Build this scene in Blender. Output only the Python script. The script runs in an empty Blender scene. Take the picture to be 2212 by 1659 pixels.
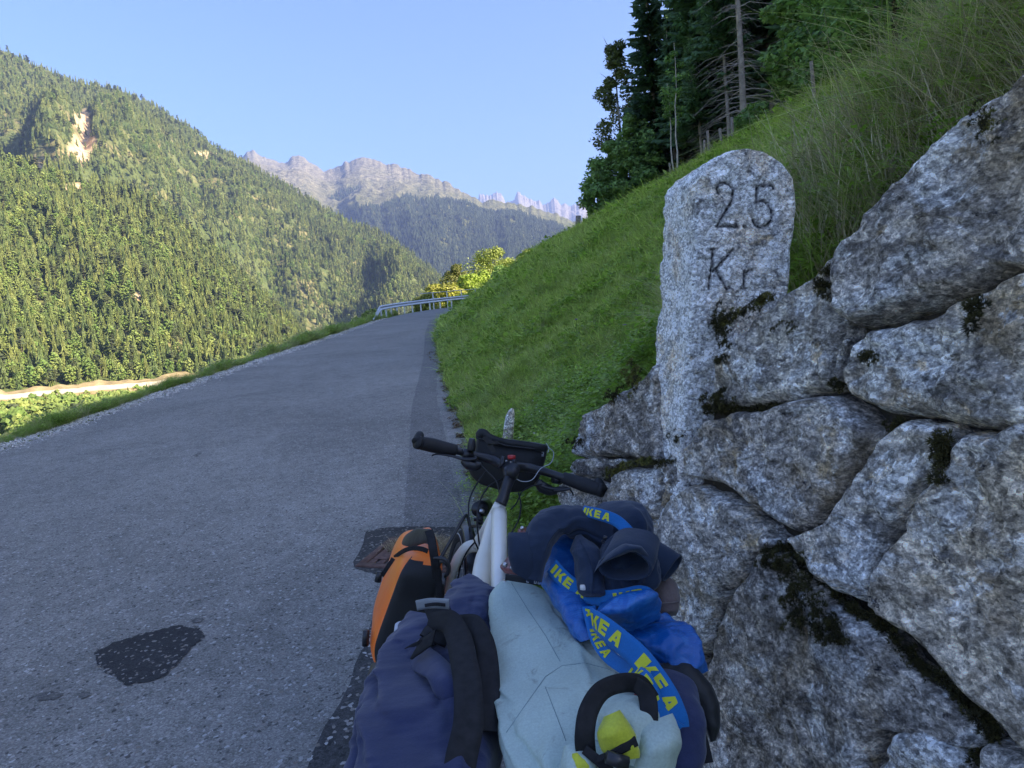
import bpy, bmesh, math, random
import numpy as np
from mathutils import Vector, Matrix, Euler
rng = np.random.default_rng(7); random.seed(7)
SC = bpy.context.scene; COL = SC.collection
R = math.radians
# ------------------------------------------------------------------ camera
CAMZ = 1.55; PITCH = R(-4.0); ROLL = R(4.5); FOC = 1471.0   # focal length in units of a 2212 px wide picture
cd = bpy.data.cameras.new('camera'); cam = bpy.data.objects.new('camera', cd); COL.objects.link(cam)
cd.sensor_width = 36; cd.lens = 36*FOC/2212; cd.clip_start = .05; cd.clip_end = 40000
fwd = Vector((0, math.cos(PITCH), math.sin(PITCH)))
r0 = Vector((1, 0, 0)); u0 = r0.cross(fwd)
rgt = r0*math.cos(ROLL) - u0*math.sin(ROLL); upv = r0*math.sin(ROLL) + u0*math.cos(ROLL)
m = Matrix((rgt, upv, -fwd)).transposed().to_4x4(); m.translation = (0, 0, CAMZ)
cam.matrix_world = m; SC.camera = cam
# ------------------------------------------------------------------ sky and sun
SUN_AZ = R(108); SUN_EL = R(27)       # azimuth clockwise from the view direction
w = bpy.data.worlds.new('World'); SC.world = w; w.use_nodes = True
nt = w.node_tree; bg = nt.nodes['Background']; sk = nt.nodes.new('ShaderNodeTexSky')
sk.sky_type = 'NISHITA'; sk.sun_disc = False; sk.sun_elevation = SUN_EL; sk.sun_rotation = SUN_AZ
sk.altitude = 900; sk.air_density = 1.0; sk.dust_density = 5.0; sk.ozone_density = 6.0
nt.links.new(sk.outputs[0], bg.inputs[0]); bg.inputs[1].default_value = .061
sl = bpy.data.lights.new('sun', 'SUN'); so = bpy.data.objects.new('sun', sl); COL.objects.link(so)
sl.energy = 4.4; sl.angle = R(.53); sl.color = (1, .84, .60)
sdir = Vector((math.sin(SUN_AZ)*math.cos(SUN_EL), math.cos(SUN_AZ)*math.cos(SUN_EL), math.sin(SUN_EL)))
so.rotation_euler = sdir.to_track_quat('Z', 'Y').to_euler()
SC.view_settings.view_transform = 'Standard'; SC.view_settings.look = 'None'; SC.view_settings.gamma = 1
SC.view_settings.exposure = 2.6; SC.view_settings.use_curve_mapping = False
SC.render.engine = 'CYCLES'; SC.cycles.max_bounces = 6; SC.cycles.volume_bounces = 0
SC.cycles.transparent_max_bounces = 4
# ------------------------------------------------------------------ helpers
def ray(u, v): return fwd*FOC + rgt*(u-1106) + upv*(829.5-v)
def P(u, v, y):                      # the point seen at (u, v), y metres ahead
    d = ray(u, v); return Vector((0, 0, CAMZ)) + d*(y/d.y)
def azel(u, v):
    d = ray(u, v); return math.atan2(d.x, d.y), d.z/math.hypot(d.x, d.y)
def hsh(i, j, k):
    n = (i*73856093) ^ (j*19349663) ^ (k*83492791); n = (n ^ (n >> 13)) * 1274126177 & 0x7fffffff
    return ((n ^ (n >> 16)) & 0xffff)/65535.0
def vn(p):                           # value noise, p (N,3) -> -1..1
    p = np.asarray(p, float); i = np.floor(p).astype(np.int64); f = p-i; f = f*f*(3-2*f); r = 0
    for a in (0, 1):
        for b in (0, 1):
            for c in (0, 1):
                wt = (f[:, 0] if a else 1-f[:, 0])*(f[:, 1] if b else 1-f[:, 1])*(f[:, 2] if c else 1-f[:, 2])
                r = r + wt*hsh(i[:, 0]+a, i[:, 1]+b, i[:, 2]+c)
    return r*2-1
def fbm(p, o=4, g=.5):
    p = np.asarray(p, float); s = 0; a = 1
    for k in range(o): s = s + a*vn(p*2**k+k*17.3); a *= g
    return s
def ridged(p, o=4):
    p = np.asarray(p, float); s = 0; a = 1
    for k in range(o): s = s + a*(1-2*np.abs(vn(p*2**k+k*9.1))); a *= .5
    return s
def link(name, me, mat=None, parent=None):
    o = bpy.data.objects.new(name, me); COL.objects.link(o)
    if mat is not None and me is not None and len(me.materials) == 0:
        for q in (mat if isinstance(mat, (list, tuple)) else [mat]): me.materials.append(q)
    if parent is not None: o.parent = parent
    return o
def mesh(name, v, f, smooth=True):
    me = bpy.data.meshes.new(name)
    v = np.asarray(v, np.float32).reshape(-1, 3)
    if isinstance(f, np.ndarray):
        n = f.shape[1]; me.vertices.add(len(v)); me.vertices.foreach_set('co', v.ravel())
        me.loops.add(f.size); me.polygons.add(len(f))
        me.loops.foreach_set('vertex_index', f.astype(np.int32).ravel())
        me.polygons.foreach_set('loop_start', np.arange(0, f.size, n, dtype=np.int32))
        me.update(calc_edges=True); me.validate()
    else: me.from_pydata(v.tolist(), [], f)
    if smooth: me.polygons.foreach_set('use_smooth', [True]*len(me.polygons))
    me.update(); return me
def gridf(a, b, wrap=False):         # faces of a grid a x b (b fastest)
    i = np.arange(a-1)[:, None]*b; nb = b if wrap else b-1; j = np.arange(nb)[None, :]; j2 = (j+1) % b
    return np.stack([i+j, i+j2, i+b+j2, i+b+j], -1).reshape(-1, 4)
def tag(o, label=None, cat=None, group=None, kind=None):
    if label: o['label'] = label
    if cat: o['category'] = cat
    if group: o['group'] = group
    if kind: o['kind'] = kind
    return o
def empty(name, loc, label=None, cat=None, group=None):
    o = bpy.data.objects.new(name, None); COL.objects.link(o); o.location = loc; o.empty_display_size = .1
    M0[o.name] = Vector(loc); return tag(o, label, cat, group)
M0 = {}
def part(name, me, mat, parent):     # a mesh in world coordinates hung under a thing
    o = link(name, me, mat, parent); r = parent
    while r.parent: r = r.parent
    if parent is r: o.location = -M0.get(r.name, Vector((0, 0, 0)))
    return o
def attr(me, name, vals):
    a = me.attributes.new(name, 'FLOAT', 'POINT'); a.data.foreach_set('value', np.asarray(vals, np.float32)); return a
# --- materials
def mat(name, rough=.8, spec=.3):
    m = bpy.data.materials.new(name); m.use_nodes = True; b = m.node_tree.nodes['Principled BSDF']
    b.inputs['Roughness'].default_value = rough; b.inputs['Specular IOR Level'].default_value = spec
    return m, m.node_tree, b
def nd(t, typ, **k):
    n = t.nodes.new(typ)
    for a, b in k.items():
        if a.startswith('i_'):
            key = a[2:].replace('_', ' '); n.inputs[int(key) if key.isdigit() else key].default_value = b
        else: setattr(n, a, b)
    return n
def coords(t, kind='Object', scale=None):
    c = nd(t, 'ShaderNodeTexCoord'); o = c.outputs[kind]
    if scale is not None:
        mp = nd(t, 'ShaderNodeMapping'); mp.inputs['Scale'].default_value = scale; t.links.new(o, mp.inputs[0]); o = mp.outputs[0]
    return o
def noise(t, vec, scale, detail=4, rough=.6, dist=0):
    n = nd(t, 'ShaderNodeTexNoise', i_Scale=scale, i_Detail=detail, i_Roughness=rough, i_Distortion=dist)
    t.links.new(vec, n.inputs['Vector']); return n.outputs['Fac']
def ramp(t, fac, stops, interp='LINEAR'):
    r = nd(t, 'ShaderNodeValToRGB'); r.color_ramp.interpolation = interp; e = r.color_ramp.elements
    while len(e) < len(stops): e.new(.5)
    for q, (p, c) in zip(e, stops): q.position = p; q.color = (*c, 1) if len(c) == 3 else c
    t.links.new(fac, r.inputs[0]); return r.outputs[0]
def g(v): return (v, v, v)
def mix(t, fac, a, b, typ='MIX'):
    n = nd(t, 'ShaderNodeMix', data_type='RGBA', blend_type=typ)
    for s, x in ((n.inputs[0], fac), (n.inputs[6], a), (n.inputs[7], b)):
        if hasattr(x, 'links'): t.links.new(x, s)
        elif isinstance(x, (tuple, list)): s.default_value = (*x, 1)
        else: s.default_value = x
    return n.outputs[2]
def bump(t, b, h, strength=.5, dist=.01, prev=None):
    n = nd(t, 'ShaderNodeBump', i_Strength=strength, i_Distance=dist); t.links.new(h, n.inputs['Height'])
    if prev is not None: t.links.new(prev, n.inputs['Normal'])
    t.links.new(n.outputs[0], b.inputs['Normal']); return n.outputs[0]
def setc(t, b, c):
    if isinstance(c, tuple): b.inputs['Base Color'].default_value = (*c, 1)
    else: t.links.new(c, b.inputs['Base Color'])
def plain(name, c, rough=.6, spec=.4, metal=0, var=.25, sc=8, bmp=.15, bsc=60, bd=.002):
    m, t, b = mat(name, rough, spec); b.inputs['Metallic'].default_value = metal
    v = coords(t); n = noise(t, v, sc, 5); setc(t, b, ramp(t, n, [(.3, tuple(x*(1-var) for x in c)), (.7, tuple(min(1, x*(1+var)) for x in c))]))
    if bmp: bump(t, b, noise(t, v, bsc, 4), bmp, bd)
    return m
def leafmat(name, cols, rough=.55, trans=.25, hue=.08, con=1):
    m, t, b = mat(name, rough, .3)
    oi = nd(t, 'ShaderNodeObjectInfo'); gi = nd(t, 'ShaderNodeNewGeometry')
    c1 = ramp(t, oi.outputs['Random'], [(i/(max(1, len(cols)-1)), c) for i, c in enumerate(cols)])
    n = noise(t, coords(t), 3.0, 3); ri = gi.outputs['Random Per Island']
    c2 = mix(t, .9, c1, ramp(t, ri, [(0, g(1-.45*con)), (1, g(1+.45*con))]), 'MULTIPLY')
    c3 = mix(t, .7, c2, ramp(t, n, [(.3, g(.6)), (.7, g(1.35))]), 'MULTIPLY')
    setc(t, b, c3)
    if trans:
        tr = nd(t, 'ShaderNodeBsdfTranslucent'); t.links.new(mix(t, .5, c3, (.6, .9, .1), 'MULTIPLY'), tr.inputs[0])
        mx = nd(t, 'ShaderNodeMixShader', i_0=trans); t.links.new(b.outputs[0], mx.inputs[1]); t.links.new(tr.outputs[0], mx.inputs[2])
        t.links.new(mx.outputs[0], t.nodes['Material Output'].inputs[0])
    return m
# --- scatter: one geometry-nodes object placing prototypes on points
def scatter(name, pts, rots, scl, idx, protos, label=None, cat=None, struct=False, parent=None):
    c = bpy.data.collections.new(name+'_pieces')
    for k, o in enumerate(protos):
        o2 = bpy.data.objects.new('%02d_' % k+name, o if isinstance(o, bpy.types.Mesh) else o.data); c.objects.link(o2)
    me = bpy.data.meshes.new(name); pts = np.asarray(pts, np.float32); me.vertices.add(len(pts)); me.vertices.foreach_set('co', pts.ravel())
    a = me.attributes.new('rot', 'FLOAT_VECTOR', 'POINT'); a.data.foreach_set('vector', np.asarray(rots, np.float32).ravel())
    scl = np.asarray(scl, np.float32)
    if scl.ndim == 1: scl = np.repeat(scl[:, None], 3, 1)
    a = me.attributes.new('scl', 'FLOAT_VECTOR', 'POINT'); a.data.foreach_set('vector', scl.ravel())
    a = me.attributes.new('pick', 'INT', 'POINT'); a.data.foreach_set('value', np.asarray(idx, np.int32))
    o = link(name, me, None, parent)
    t = bpy.data.node_groups.new(name, 'GeometryNodeTree'); t.interface.new_socket('Geometry', in_out='INPUT', socket_type='NodeSocketGeometry')
    t.interface.new_socket('Geometry', in_out='OUTPUT', socket_type='NodeSocketGeometry')
    gi = t.nodes.new('NodeGroupInput'); go = t.nodes.new('NodeGroupOutput'); ip = t.nodes.new('GeometryNodeInstanceOnPoints')
    ci = t.nodes.new('GeometryNodeCollectionInfo'); ci.inputs[0].default_value = c; ci.inputs[1].default_value = True; ci.inputs[2].default_value = True
    ip.inputs['Pick Instance'].default_value = True
    def na(nm, ty):
        n = t.nodes.new('GeometryNodeInputNamedAttribute'); n.data_type = ty; n.inputs[0].default_value = nm; return n.outputs[0]
    L = t.links.new
    L(gi.outputs[0], ip.inputs['Points']); L(ci.outputs[0], ip.inputs['Instance']); L(na('pick', 'INT'), ip.inputs['Instance Index'])
    e2r = t.nodes.new('FunctionNodeEulerToRotation'); L(na('rot', 'FLOAT_VECTOR'), e2r.inputs[0]); L(e2r.outputs[0], ip.inputs['Rotation'])
    L(na('scl', 'FLOAT_VECTOR'), ip.inputs['Scale']); L(ip.outputs[0], go.inputs[0])
    md = o.modifiers.new('scatter', 'NODES'); md.node_group = t
    tag(o, label, cat, kind='stuff'); return o
def zrot(n, tilt=0): return np.stack([rng.normal(0, 1, n)*tilt, rng.normal(0, 1, n)*tilt, rng.uniform(0, 6.283, n)], 1)
# ------------------------------------------------------------------ terrain functions
YR = [-80, 0, 2.5, 4, 6, 10, 20, 29, 36, 42, 48, 54, 60, 80, 120, 400]; XR = [.45, .35, .12, -.05, -.4, -.95, -2.1, -2.85, -2.95, -1.9, 1.5, 8, 18, 60, 150, 800]
YL = [-80, 8, 25, 38, 44, 50, 56, 62, 80, 120, 400]; XL = [-6.0, -6.2, -6.55, -6.9, -6.6, -4.6, 1, 9, 42, 132, 780]
def spl(y, Y, X):                    # softened piecewise line
    return sum(np.interp(y+d, Y, X) for d in (-2, -1, 0, 1, 2))/5 if True else 0
def xr(y): return np.interp(y, YR, XR)*.4+spl(y, YR, XR)*.6
def xl(y): return spl(y, YL, XL)
def sst(a, b, x): t = np.clip((x-a)/(b-a), 0, 1); return t*t*(3-2*t)
def zroad(y): return .08*np.minimum(y, 60)+.02*np.clip(y-60, 0, 200)
# wall: a battered plane running from (x .80, y 1.0) to (x .20, y 2.5) at z = 1.3
WA = Vector((.775, 1.0, 1.3)); WD = Vector((-.352, .936, 0)).normalized(); WN = Vector((-.936, -.352, .22)).normalized()
def wall_pt(u, v, off=0):
    d = ray(u, v); c = Vector((0, 0, CAMZ)); k = (WA-c).dot(WN)/d.dot(WN); return c+d*k+WN*off
def behind_wall(x, y): return (x-WA.x)*.936+(y-WA.y)*.352
def ground_z(x, y):
    x = np.asarray(x, float); y = np.asarray(y, float); zr = zroad(y)
    D = x-xr(y); L = xl(y)-x
    q = .309*x+.951*y
    Dc = 178-108*sst(43, 51, q)  # unseen hill crest shaped so its shadow covers the road but not the bend
    Dp = np.clip(D, 0, None); pw = lambda d: np.interp(d, [0, 4.5, 24, 400], [0, 2.79, 11.2, 252]); hill = pw(Dp)-.075*(1-np.exp(-Dp/.12)); hm = pw(Dc); hill = np.where(hill > hm, hm+(hill-hm)*.04, hill)
    n1 = fbm(np.stack([x.ravel()*.11, y.ravel()*.11, 0*x.ravel()], 1), 3).reshape(x.shape)
    n2 = fbm(np.stack([x.ravel()*1.3, y.ravel()*1.3, 0*x.ravel()+5], 1), 3).reshape(x.shape)
    hill = hill+n1*.35*sst(3, 12, D)+n2*.05*sst(.1, .8, D)
    bw = behind_wall(x, y); fade = 1-sst(2.2, 5.0, y)
    bank = fade*(.55*sst(.0, .25, bw)+.55*sst(.1, 1.0, bw)+.62*sst(.3, 2.2, bw)*(1-sst(1.6, 4.0, y)))
    hill = hill+bank
    Lp = np.clip(L-.55, 0, None); dd = 62-40*sst(70, 170, y); drop = dd*(1-np.exp(-Lp*.62/dd))
    drop = drop*(1+.05*n1)
    z = zr*np.where(L > 0, np.exp(-np.clip(L, 0, None)/160), 1)+np.where(D > 0, hill, 0)-drop
    road = (D < .02) & (L < .02)
    return z-.03*road-.01
# polar hill sheets round the camera
class Hill:
    def __init__(s, sky, foot, crest, z0, amp, fr, seed, jag=0, back=.25, rad=1):
        a = sorted(azel(u, v) for u, v in sky); A_ = np.array(a); s.az = np.linspace(A_[0, 0], A_[-1, 0], 1500); s.el = np.interp(s.az, A_[:, 0], A_[:, 1])
        kk = np.hanning(121); kk /= kk.sum(); s.els = np.convolve(np.pad(s.el, 60, 'edge'), kk, 'valid') if jag else s.el
        if jag: s.el = s.el+jag*1.1e-4*fbm(np.stack([s.az*(180 if jag < 30 else 200), 0*s.az, 0*s.az+seed], 1), 4, .6)
        s.foot, s.crest, s.z0, s.amp, s.fr, s.seed, s.jag, s.back, s.rad = foot, crest, z0, amp, fr, seed, jag, back, rad
    def rr(s, az):
        f = np.interp(az, *s.foot); c = np.interp(az, *s.crest); return f, c
    def z(s, az, f):
        r0, r1 = s.rr(az); r = r0+(r1-r0)*f; el = np.interp(az, s.az, s.el)*np.clip(f, 0, 1)**5+np.interp(az, s.az, s.els)*(1-np.clip(f, 0, 1)**5)
        zc = CAMZ+el*r1; fz = np.clip(f, 0, 1); base = s.z0+(zc-s.z0)*(fz**s.rad)
        x = r*np.sin(az); y = r*np.cos(az)
        w = np.sin(np.pi*np.clip(f, 0, 1))**.8*(1-np.clip(f, 0, 1)**1.6)*s.amp*np.clip((zc-s.z0)/150, .3, 3)
        th = az*s.fr[0]; n = ridged(np.stack([th+.25*fbm(np.stack([x, y, 0*x], 1)/s.fr[2], 2), r/s.fr[1]+th*0, 0*x+s.seed], 1), 4)
        n2 = fbm(np.stack([x, y, 0*x+s.seed], 1)/s.fr[2], 5)
        z = base+w*(n*.6+n2*.5)
        if s.jag: z = z+s.jag*ridged(np.stack([x/700, y/700, 0*x+s.seed+3], 1), 5)*sst(.25, .7, f)*(1.45-f)+s.jag*1.8*fbm(np.stack([x/420, y/420, z/300+s.seed], 1), 5, .6)*sst(.2, .5, f)*(1.1-f)+s.jag*(1.7 if s.jag < 30 else .5)*ridged(np.stack([x/170, y/170, z/170+s.seed], 1), 4)*sst(.35, .6, f)*(1.12-f)
        return np.where(f > 1, z-(f-1)*(r1-r0)*.9, z), x, y
    def sheet(s, name, na, nf, m, azr):
        az = np.linspace(*azr, na); f = np.concatenate([np.linspace(0, 1, nf), [1.04, 1.12, 1+s.back]])
        A, F = np.meshgrid(az, f, indexing='ij'); z, x, y = s.z(A.ravel(), F.ravel())
        return tag(link(name, mesh(name, np.stack([x, y, z], 1), gridf(na, len(f))), m), kind='structure')
def interp_sky(h, az): return np.interp(az, h.az, h.el)
azA0 = R(-75)
skyB = [(-900, -420), (-500, -200), (-200, 20), (0, 108), (90, 150), (160, 178), (250, 192), (330, 228), (410, 275), (470, 322), (520, 345), (580, 380), (640, 415), (700, 452), (760, 484), (810, 500), (850, 520), (890, 552), (955, 604), (1010, 665), (1100, 760)]
skyA = [(-900, -40), (-500, 120), (-200, 290), (0, 350), (110, 372), (220, 405), (330, 440), (400, 500), (480, 562), (560, 640), (640, 716), (700, 790)]
skyC = [(200, 430), (420, 380), (500, 350), (520, 342), (533, 332), (545, 324), (560, 338), (575, 345), (600, 352), (618, 354), (635, 343), (648, 341), (665, 350), (700, 375), (745, 356), (780, 345), (800, 347), (825, 357), (850, 358), (880, 372), (920, 380), (960, 395), (1000, 417), (1040, 440), (1060, 434), (1120, 443), (1200, 463), (1260, 488), (1320, 510), (1500, 560), (1800, 600)]
skyD = [(1000, 470), (1040, 424), (1052, 420), (1064, 424), (1074, 419), (1086, 424), (1095, 440), (1108, 438), (1114, 426), (1121, 416), (1130, 427), (1140, 432), (1165, 440), (1180, 443), (1191, 431), (1200, 434), (1215, 444), (1235, 452), (1250, 444), (1262, 446), (1275, 462), (1295, 480), (1330, 500), (1500, 560)]
a = lambda u: azel(u, 700)[0]
HA = Hill(skyA, ([a(-900), a(0), a(700)], [394, 394, 480]), ([a(-900), a(0), a(450), a(640)], [760, 800, 760, 660]), -9, 16, (7, 260, 90), 3, rad=1.05)
HB = Hill(skyB, ([a(-900), a(400), a(1000)], [800, 760, 900]), ([a(-900), a(0), a(500), a(955)], [1900, 1850, 1750, 1500]), -45, 48, (8, 900, 260), 11, rad=.95)
HC = Hill(skyC, ([a(200), a(1500)], [2100, 1900]), ([a(400), a(800), a(1050), a(1500)], [6000, 5000, 3900, 3600]), -60, 42, (9, 2600, 900), 21, jag=20, rad=.85)
HD = Hill(skyD, ([a(900), a(1500)], [6500, 6500]), ([a(900), a(1500)], [9000, 9000]), 300, 60, (40, 900, 260), 31, jag=34, rad=.8)
# ------------------------------------------------------------------ setting materials
def ground_mat():
    m, t, b = mat('meadow_soil', .95, .1); v = coords(t); n = noise(t, v, 1.5, 6); n2 = noise(t, v, 30, 5)
    c = ramp(t, n, [(.3, (.13, .17, .04)), (.6, (.18, .23, .055)), (.8, (.22, .20, .08))]); c = mix(t, .6, c, ramp(t, n2, [(.3, g(.6)), (.7, g(1.3))]), 'MULTIPLY')
    setc(t, b, c); bump(t, b, n2, .5, .02); return m
def slope_mat():
    m, t, b = mat('forest_floor_slope', .95, .1); v = coords(t); n = noise(t, v, .02, 6); n2 = noise(t, v, .15, 5)
    c = ramp(t, n, [(.35, (.05, .075, .025)), (.52, (.09, .11, .04)), (.75, (.24, .20, .10))]); c = mix(t, .6, c, ramp(t, n2, [(.3, g(.5)), (.7, g(1.3))]), 'MULTIPLY')
    at = nd(t, 'ShaderNodeAttribute', attribute_name='bare'); c = mix(t, at.outputs['Fac'], c, ramp(t, n2, [(.3, (.30, .21, .13)), (.7, (.62, .47, .31))]))
    setc(t, b, c); bump(t, b, n2, 1, 3); return m
def rock_mountain_mat(name, lo, hi):
    m, t, b = mat(name, .95, .1); v = coords(t); n = noise(t, v, .004, 8, .65); n2 = noise(t, v, .03, 8, .7)
    rock = ramp(t, n2, [(.3, (.06, .06, .045)), (.5, (.15, .14, .105)), (.7, (.28, .26, .21))]); grass = ramp(t, n2, [(.3, (.055, .07, .025)), (.7, (.15, .15, .06))])
    sp = nd(t, 'ShaderNodeSeparateXYZ'); t.links.new(coords(t), sp.inputs[0])
    ma = nd(t, 'ShaderNodeMath', operation='MULTIPLY_ADD'); t.links.new(n, ma.inputs[0]); ma.inputs[1].default_value = 900; t.links.new(sp.outputs[2], ma.inputs[2])
    mr = nd(t, 'ShaderNodeMapRange', i_1=lo+450, i_2=hi+450); t.links.new(ma.outputs[0], mr.inputs[0])
    c = mix(t, mr.outputs[0], grass, rock)
    mr2 = nd(t, 'ShaderNodeMapRange', i_1=lo+100, i_2=lo+420); t.links.new(ma.outputs[0], mr2.inputs[0])
    c = mix(t, mr2.outputs[0], ramp(t, n2, [(.3, (.018, .03, .012)), (.7, (.045, .062, .025))]), c)
    setc(t, b, c); bump(t, b, n2, 1, 30); return m
def asphalt(name, c1, c2, stone, sc=1.0):
    m, t, b = mat(name, .86, .35); v = coords(t); big = noise(t, v, .55, 6, .62, .8); mid = noise(t, v, 9, 5)
    vo = nd(t, 'ShaderNodeTexVoronoi', i_Scale=130*sc); t.links.new(v, vo.inputs['Vector'])
    vo2 = nd(t, 'ShaderNodeTexVoronoi', i_Scale=62*sc); t.links.new(v, vo2.inputs['Vector'])
    c = ramp(t, big, [(.3, c1), (.7, c2)]); c = mix(t, .75, c, ramp(t, mid, [(.32, g(.78)), (.68, g(1.22))]), 'MULTIPLY')
    sp = nd(t, 'ShaderNodeSeparateColor'); t.links.new(vo.outputs['Color'], sp.inputs[0])
    c = mix(t, .9, c, ramp(t, sp.outputs[0], [(.0, g(.58)), (.35, g(.86)), (.75, g(1.1)), (1, g(1.55))]), 'MULTIPLY')
    sp2 = nd(t, 'ShaderNodeSeparateColor'); t.links.new(vo2.outputs['Color'], sp2.inputs[0])
    c = mix(t, ramp(t, sp2.outputs[1], [(.9, g(0)), (.93, g(1))]), c, mix(t, sp2.outputs[2], stone, (.2, .17, .14)))
    c = mix(t, ramp(t, sp2.outputs[0], [(.0, g(.75)), (.09, g(0))]), c, (.012, .012, .014))
    setc(t, b, c)
    n = bump(t, b, vo.outputs['Distance'], .55, .004); bump(t, b, noise(t, v, 160, 3), .5, .004, n); return m
MG = ground_mat(); MS = slope_mat()
MROAD = asphalt('road_asphalt', (.175, .167, .152), (.27, .258, .235), (.42, .41, .40), 1.3)
MBAND = asphalt('dark_asphalt', (.14, .134, .125), (.185, .178, .166), (.30, .29, .28), 1.3)
MCOARSE = asphalt('coarse_asphalt', (.05, .05, .053), (.085, .083, .08), (.5, .48, .46), 1.1)
MWET = asphalt('damp_asphalt', (.028, .028, .03), (.035, .035, .037), (.22, .21, .2), 1.3)
# ground sheet
def axis(lo, hi, fine, k): s = np.sinh(np.linspace(-1, 1, fine)*k)/math.sinh(k); return np.where(s < 0, -s*lo, s*hi)
gx = np.unique(np.concatenate([axis(-14000, 14000, 150, 8.5), np.linspace(-9, -3.2, 40), np.linspace(-3.2, 1.6, 90), np.linspace(1.6, 14, 50), np.linspace(14, 60, 40)]))
gy = np.unique(np.concatenate([axis(-14000, 14000, 150, 8.0), np.linspace(-3, 12, 130), np.linspace(12, 30, 70), np.linspace(30, 75, 60)]))
GX, GY = np.meshgrid(gx, gy, indexing='ij'); GZ = ground_z(GX, GY)
tag(link('ground', mesh('ground', np.stack([GX, GY, GZ], -1).reshape(-1, 3), gridf(len(gx), len(gy))), MG), kind='structure')
# road and its bands
def strip(name, ys, fl, fr, lift, m, nx=3, jl=0, jr=0, kind='structure'):
    ys = np.asarray(ys, float); a = fl(ys)+jl*fbm(np.stack([ys*3, ys*0, ys*0], 1), 3); b = fr(ys)+jr*fbm(np.stack([ys*3, ys*0+4, ys*0], 1), 3)
    s = np.linspace(0, 1, nx)[None, :]; X = a[:, None]*(1-s)+b[:, None]*s; Y = np.repeat(ys[:, None], nx, 1)
    V = np.stack([X, Y, zroad(Y)+lift], -1).reshape(-1, 3)
    return tag(link(name, mesh(name, V, gridf(len(ys), nx)), m), kind=kind)
ys = np.concatenate([np.linspace(-12, 60, 240), np.linspace(61, 120, 50)])
strip('road', ys, lambda y: xl(y)+.0, lambda y: xr(y)+.02, 0, MROAD, 8, .05, .05)
seam = lambda y: np.interp(y, [-12, 0, 2.6, 4.2, 6, 9, 15, 24, 32, 40], [-.8, -.78, -.76, -.76, -.98, -1.35, -1.9, -2.9, -3.6, -3.2])
strip('road_repair_band', np.linspace(3.9, 38, 150), seam, lambda y: seam(y)+np.interp(y, [0, 6, 12, 30, 38], [.42, .38, .32, .35, .05]), .004, MBAND, 3, .006, .02)
strip('road_worn_edge', np.linspace(-4, 3.85, 60), seam, lambda y: seam(y)+.4, .004, MCOARSE, 3, .02, .03)
stain = [(203, 1412), (245, 1390), (300, 1372), (345, 1362), (380, 1352), (400, 1354), (436, 1360), (440, 1380), (415, 1400), (385, 1435), (350, 1465), (320, 1475), (270, 1480), (235, 1455), (212, 1438)]
def on_road(u, v, lift=0):
    d = ray(u, v); k = CAMZ/(-(d.z)+.08*d.y); p = Vector((0, 0, CAMZ))+d*k; p.z += lift; return p
def sheet_poly(name, px, m, lift, jit=.012, n=90):
    p = [on_road(u, v, lift) for u, v in px]; q = []; jit *= .4
    for i in range(len(p)):
        a0, b0 = p[i], p[(i+1) % len(p)]
        for k in range(6): q.append(a0.lerp(b0, k/6)+Vector((random.gauss(0, jit), random.gauss(0, jit), 0)))
    for w_ in q: w_.z = .08*w_.y+lift
    me = mesh(name, [tuple(v) for v in q], [list(range(len(q)))], False); bm = bmesh.new(); bm.from_mesh(me); bmesh.ops.recalc_face_normals(bm, faces=bm.faces)
    if sum(f.normal.z for f in bm.faces) < 0: bmesh.ops.reverse_faces(bm, faces=bm.faces)
    bm.to_mesh(me); bm.free()
    return tag(link(name, me, m), kind='structure')
sheet_poly('damp_patch', stain, MWET, .004)
MDAMP2 = asphalt('faint_stain', (.10, .096, .09), (.15, .145, .135), (.3, .29, .28), 1.3)
for px in ([(412, 1341), (425, 1335), (441, 1337), (436, 1344), (420, 1347)], [(78, 1500), (115, 1495), (140, 1500), (120, 1512), (85, 1514)], [(165, 1500), (190, 1494), (200, 1500), (178, 1512)], [(415, 985), (432, 977), (436, 980), (425, 988)]):
    sheet_poly('damp_patch', px, MDAMP2, .004, .004)
# hills and mountains
SCARS = [(178, 268, 15, 26), (182, 310, 24, 22), (170, 335, 22, 14), (80, 355, 20, 8), (165, 410, 24, 12), (440, 335, 26, 5), (20, 520, 14, 6), (370, 690, 20, 6), (300, 640, 14, 6), (460, 790, 8, 4)]
OLD = [(178, 268, 15, 26), (182, 310, 24, 22), (170, 335, 22, 14), (80, 355, 20, 8), (140, 365, 22, 7), (165, 410, 26, 14), (395, 455, 12, 6), (440, 335, 26, 5), (20, 520, 18, 9), (150, 478, 14, 5), (300, 640, 22, 9), (370, 690, 26, 8), (440, 700, 14, 6), (220, 1000, 1, 1), (355, 395, 8, 5), (460, 790, 10, 5), (420, 660, 20, 6), (265, 545, 14, 6), (100, 600, 12, 5), (500, 470, 14, 5), (560, 470, 10, 4)]
def proj(x, y, z):
    p = np.stack([x, y, z-CAMZ], -1); f = p@np.array(fwd); return 1106+p@np.array(rgt)/f*FOC, 829.5-p@np.array(upv)/f*FOC
def scar(u, v):
    s = np.zeros(len(u))
    jx = vn(np.stack([u/9, v/9, 0*u], 1))*.35
    for a0, b0, ra, rb in SCARS: s = np.maximum(s, 1.25-np.sqrt(((u-a0)/ra)**2+((v-b0)/rb)**2)+jx)
    return np.clip(s*3, 0, 1)
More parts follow.
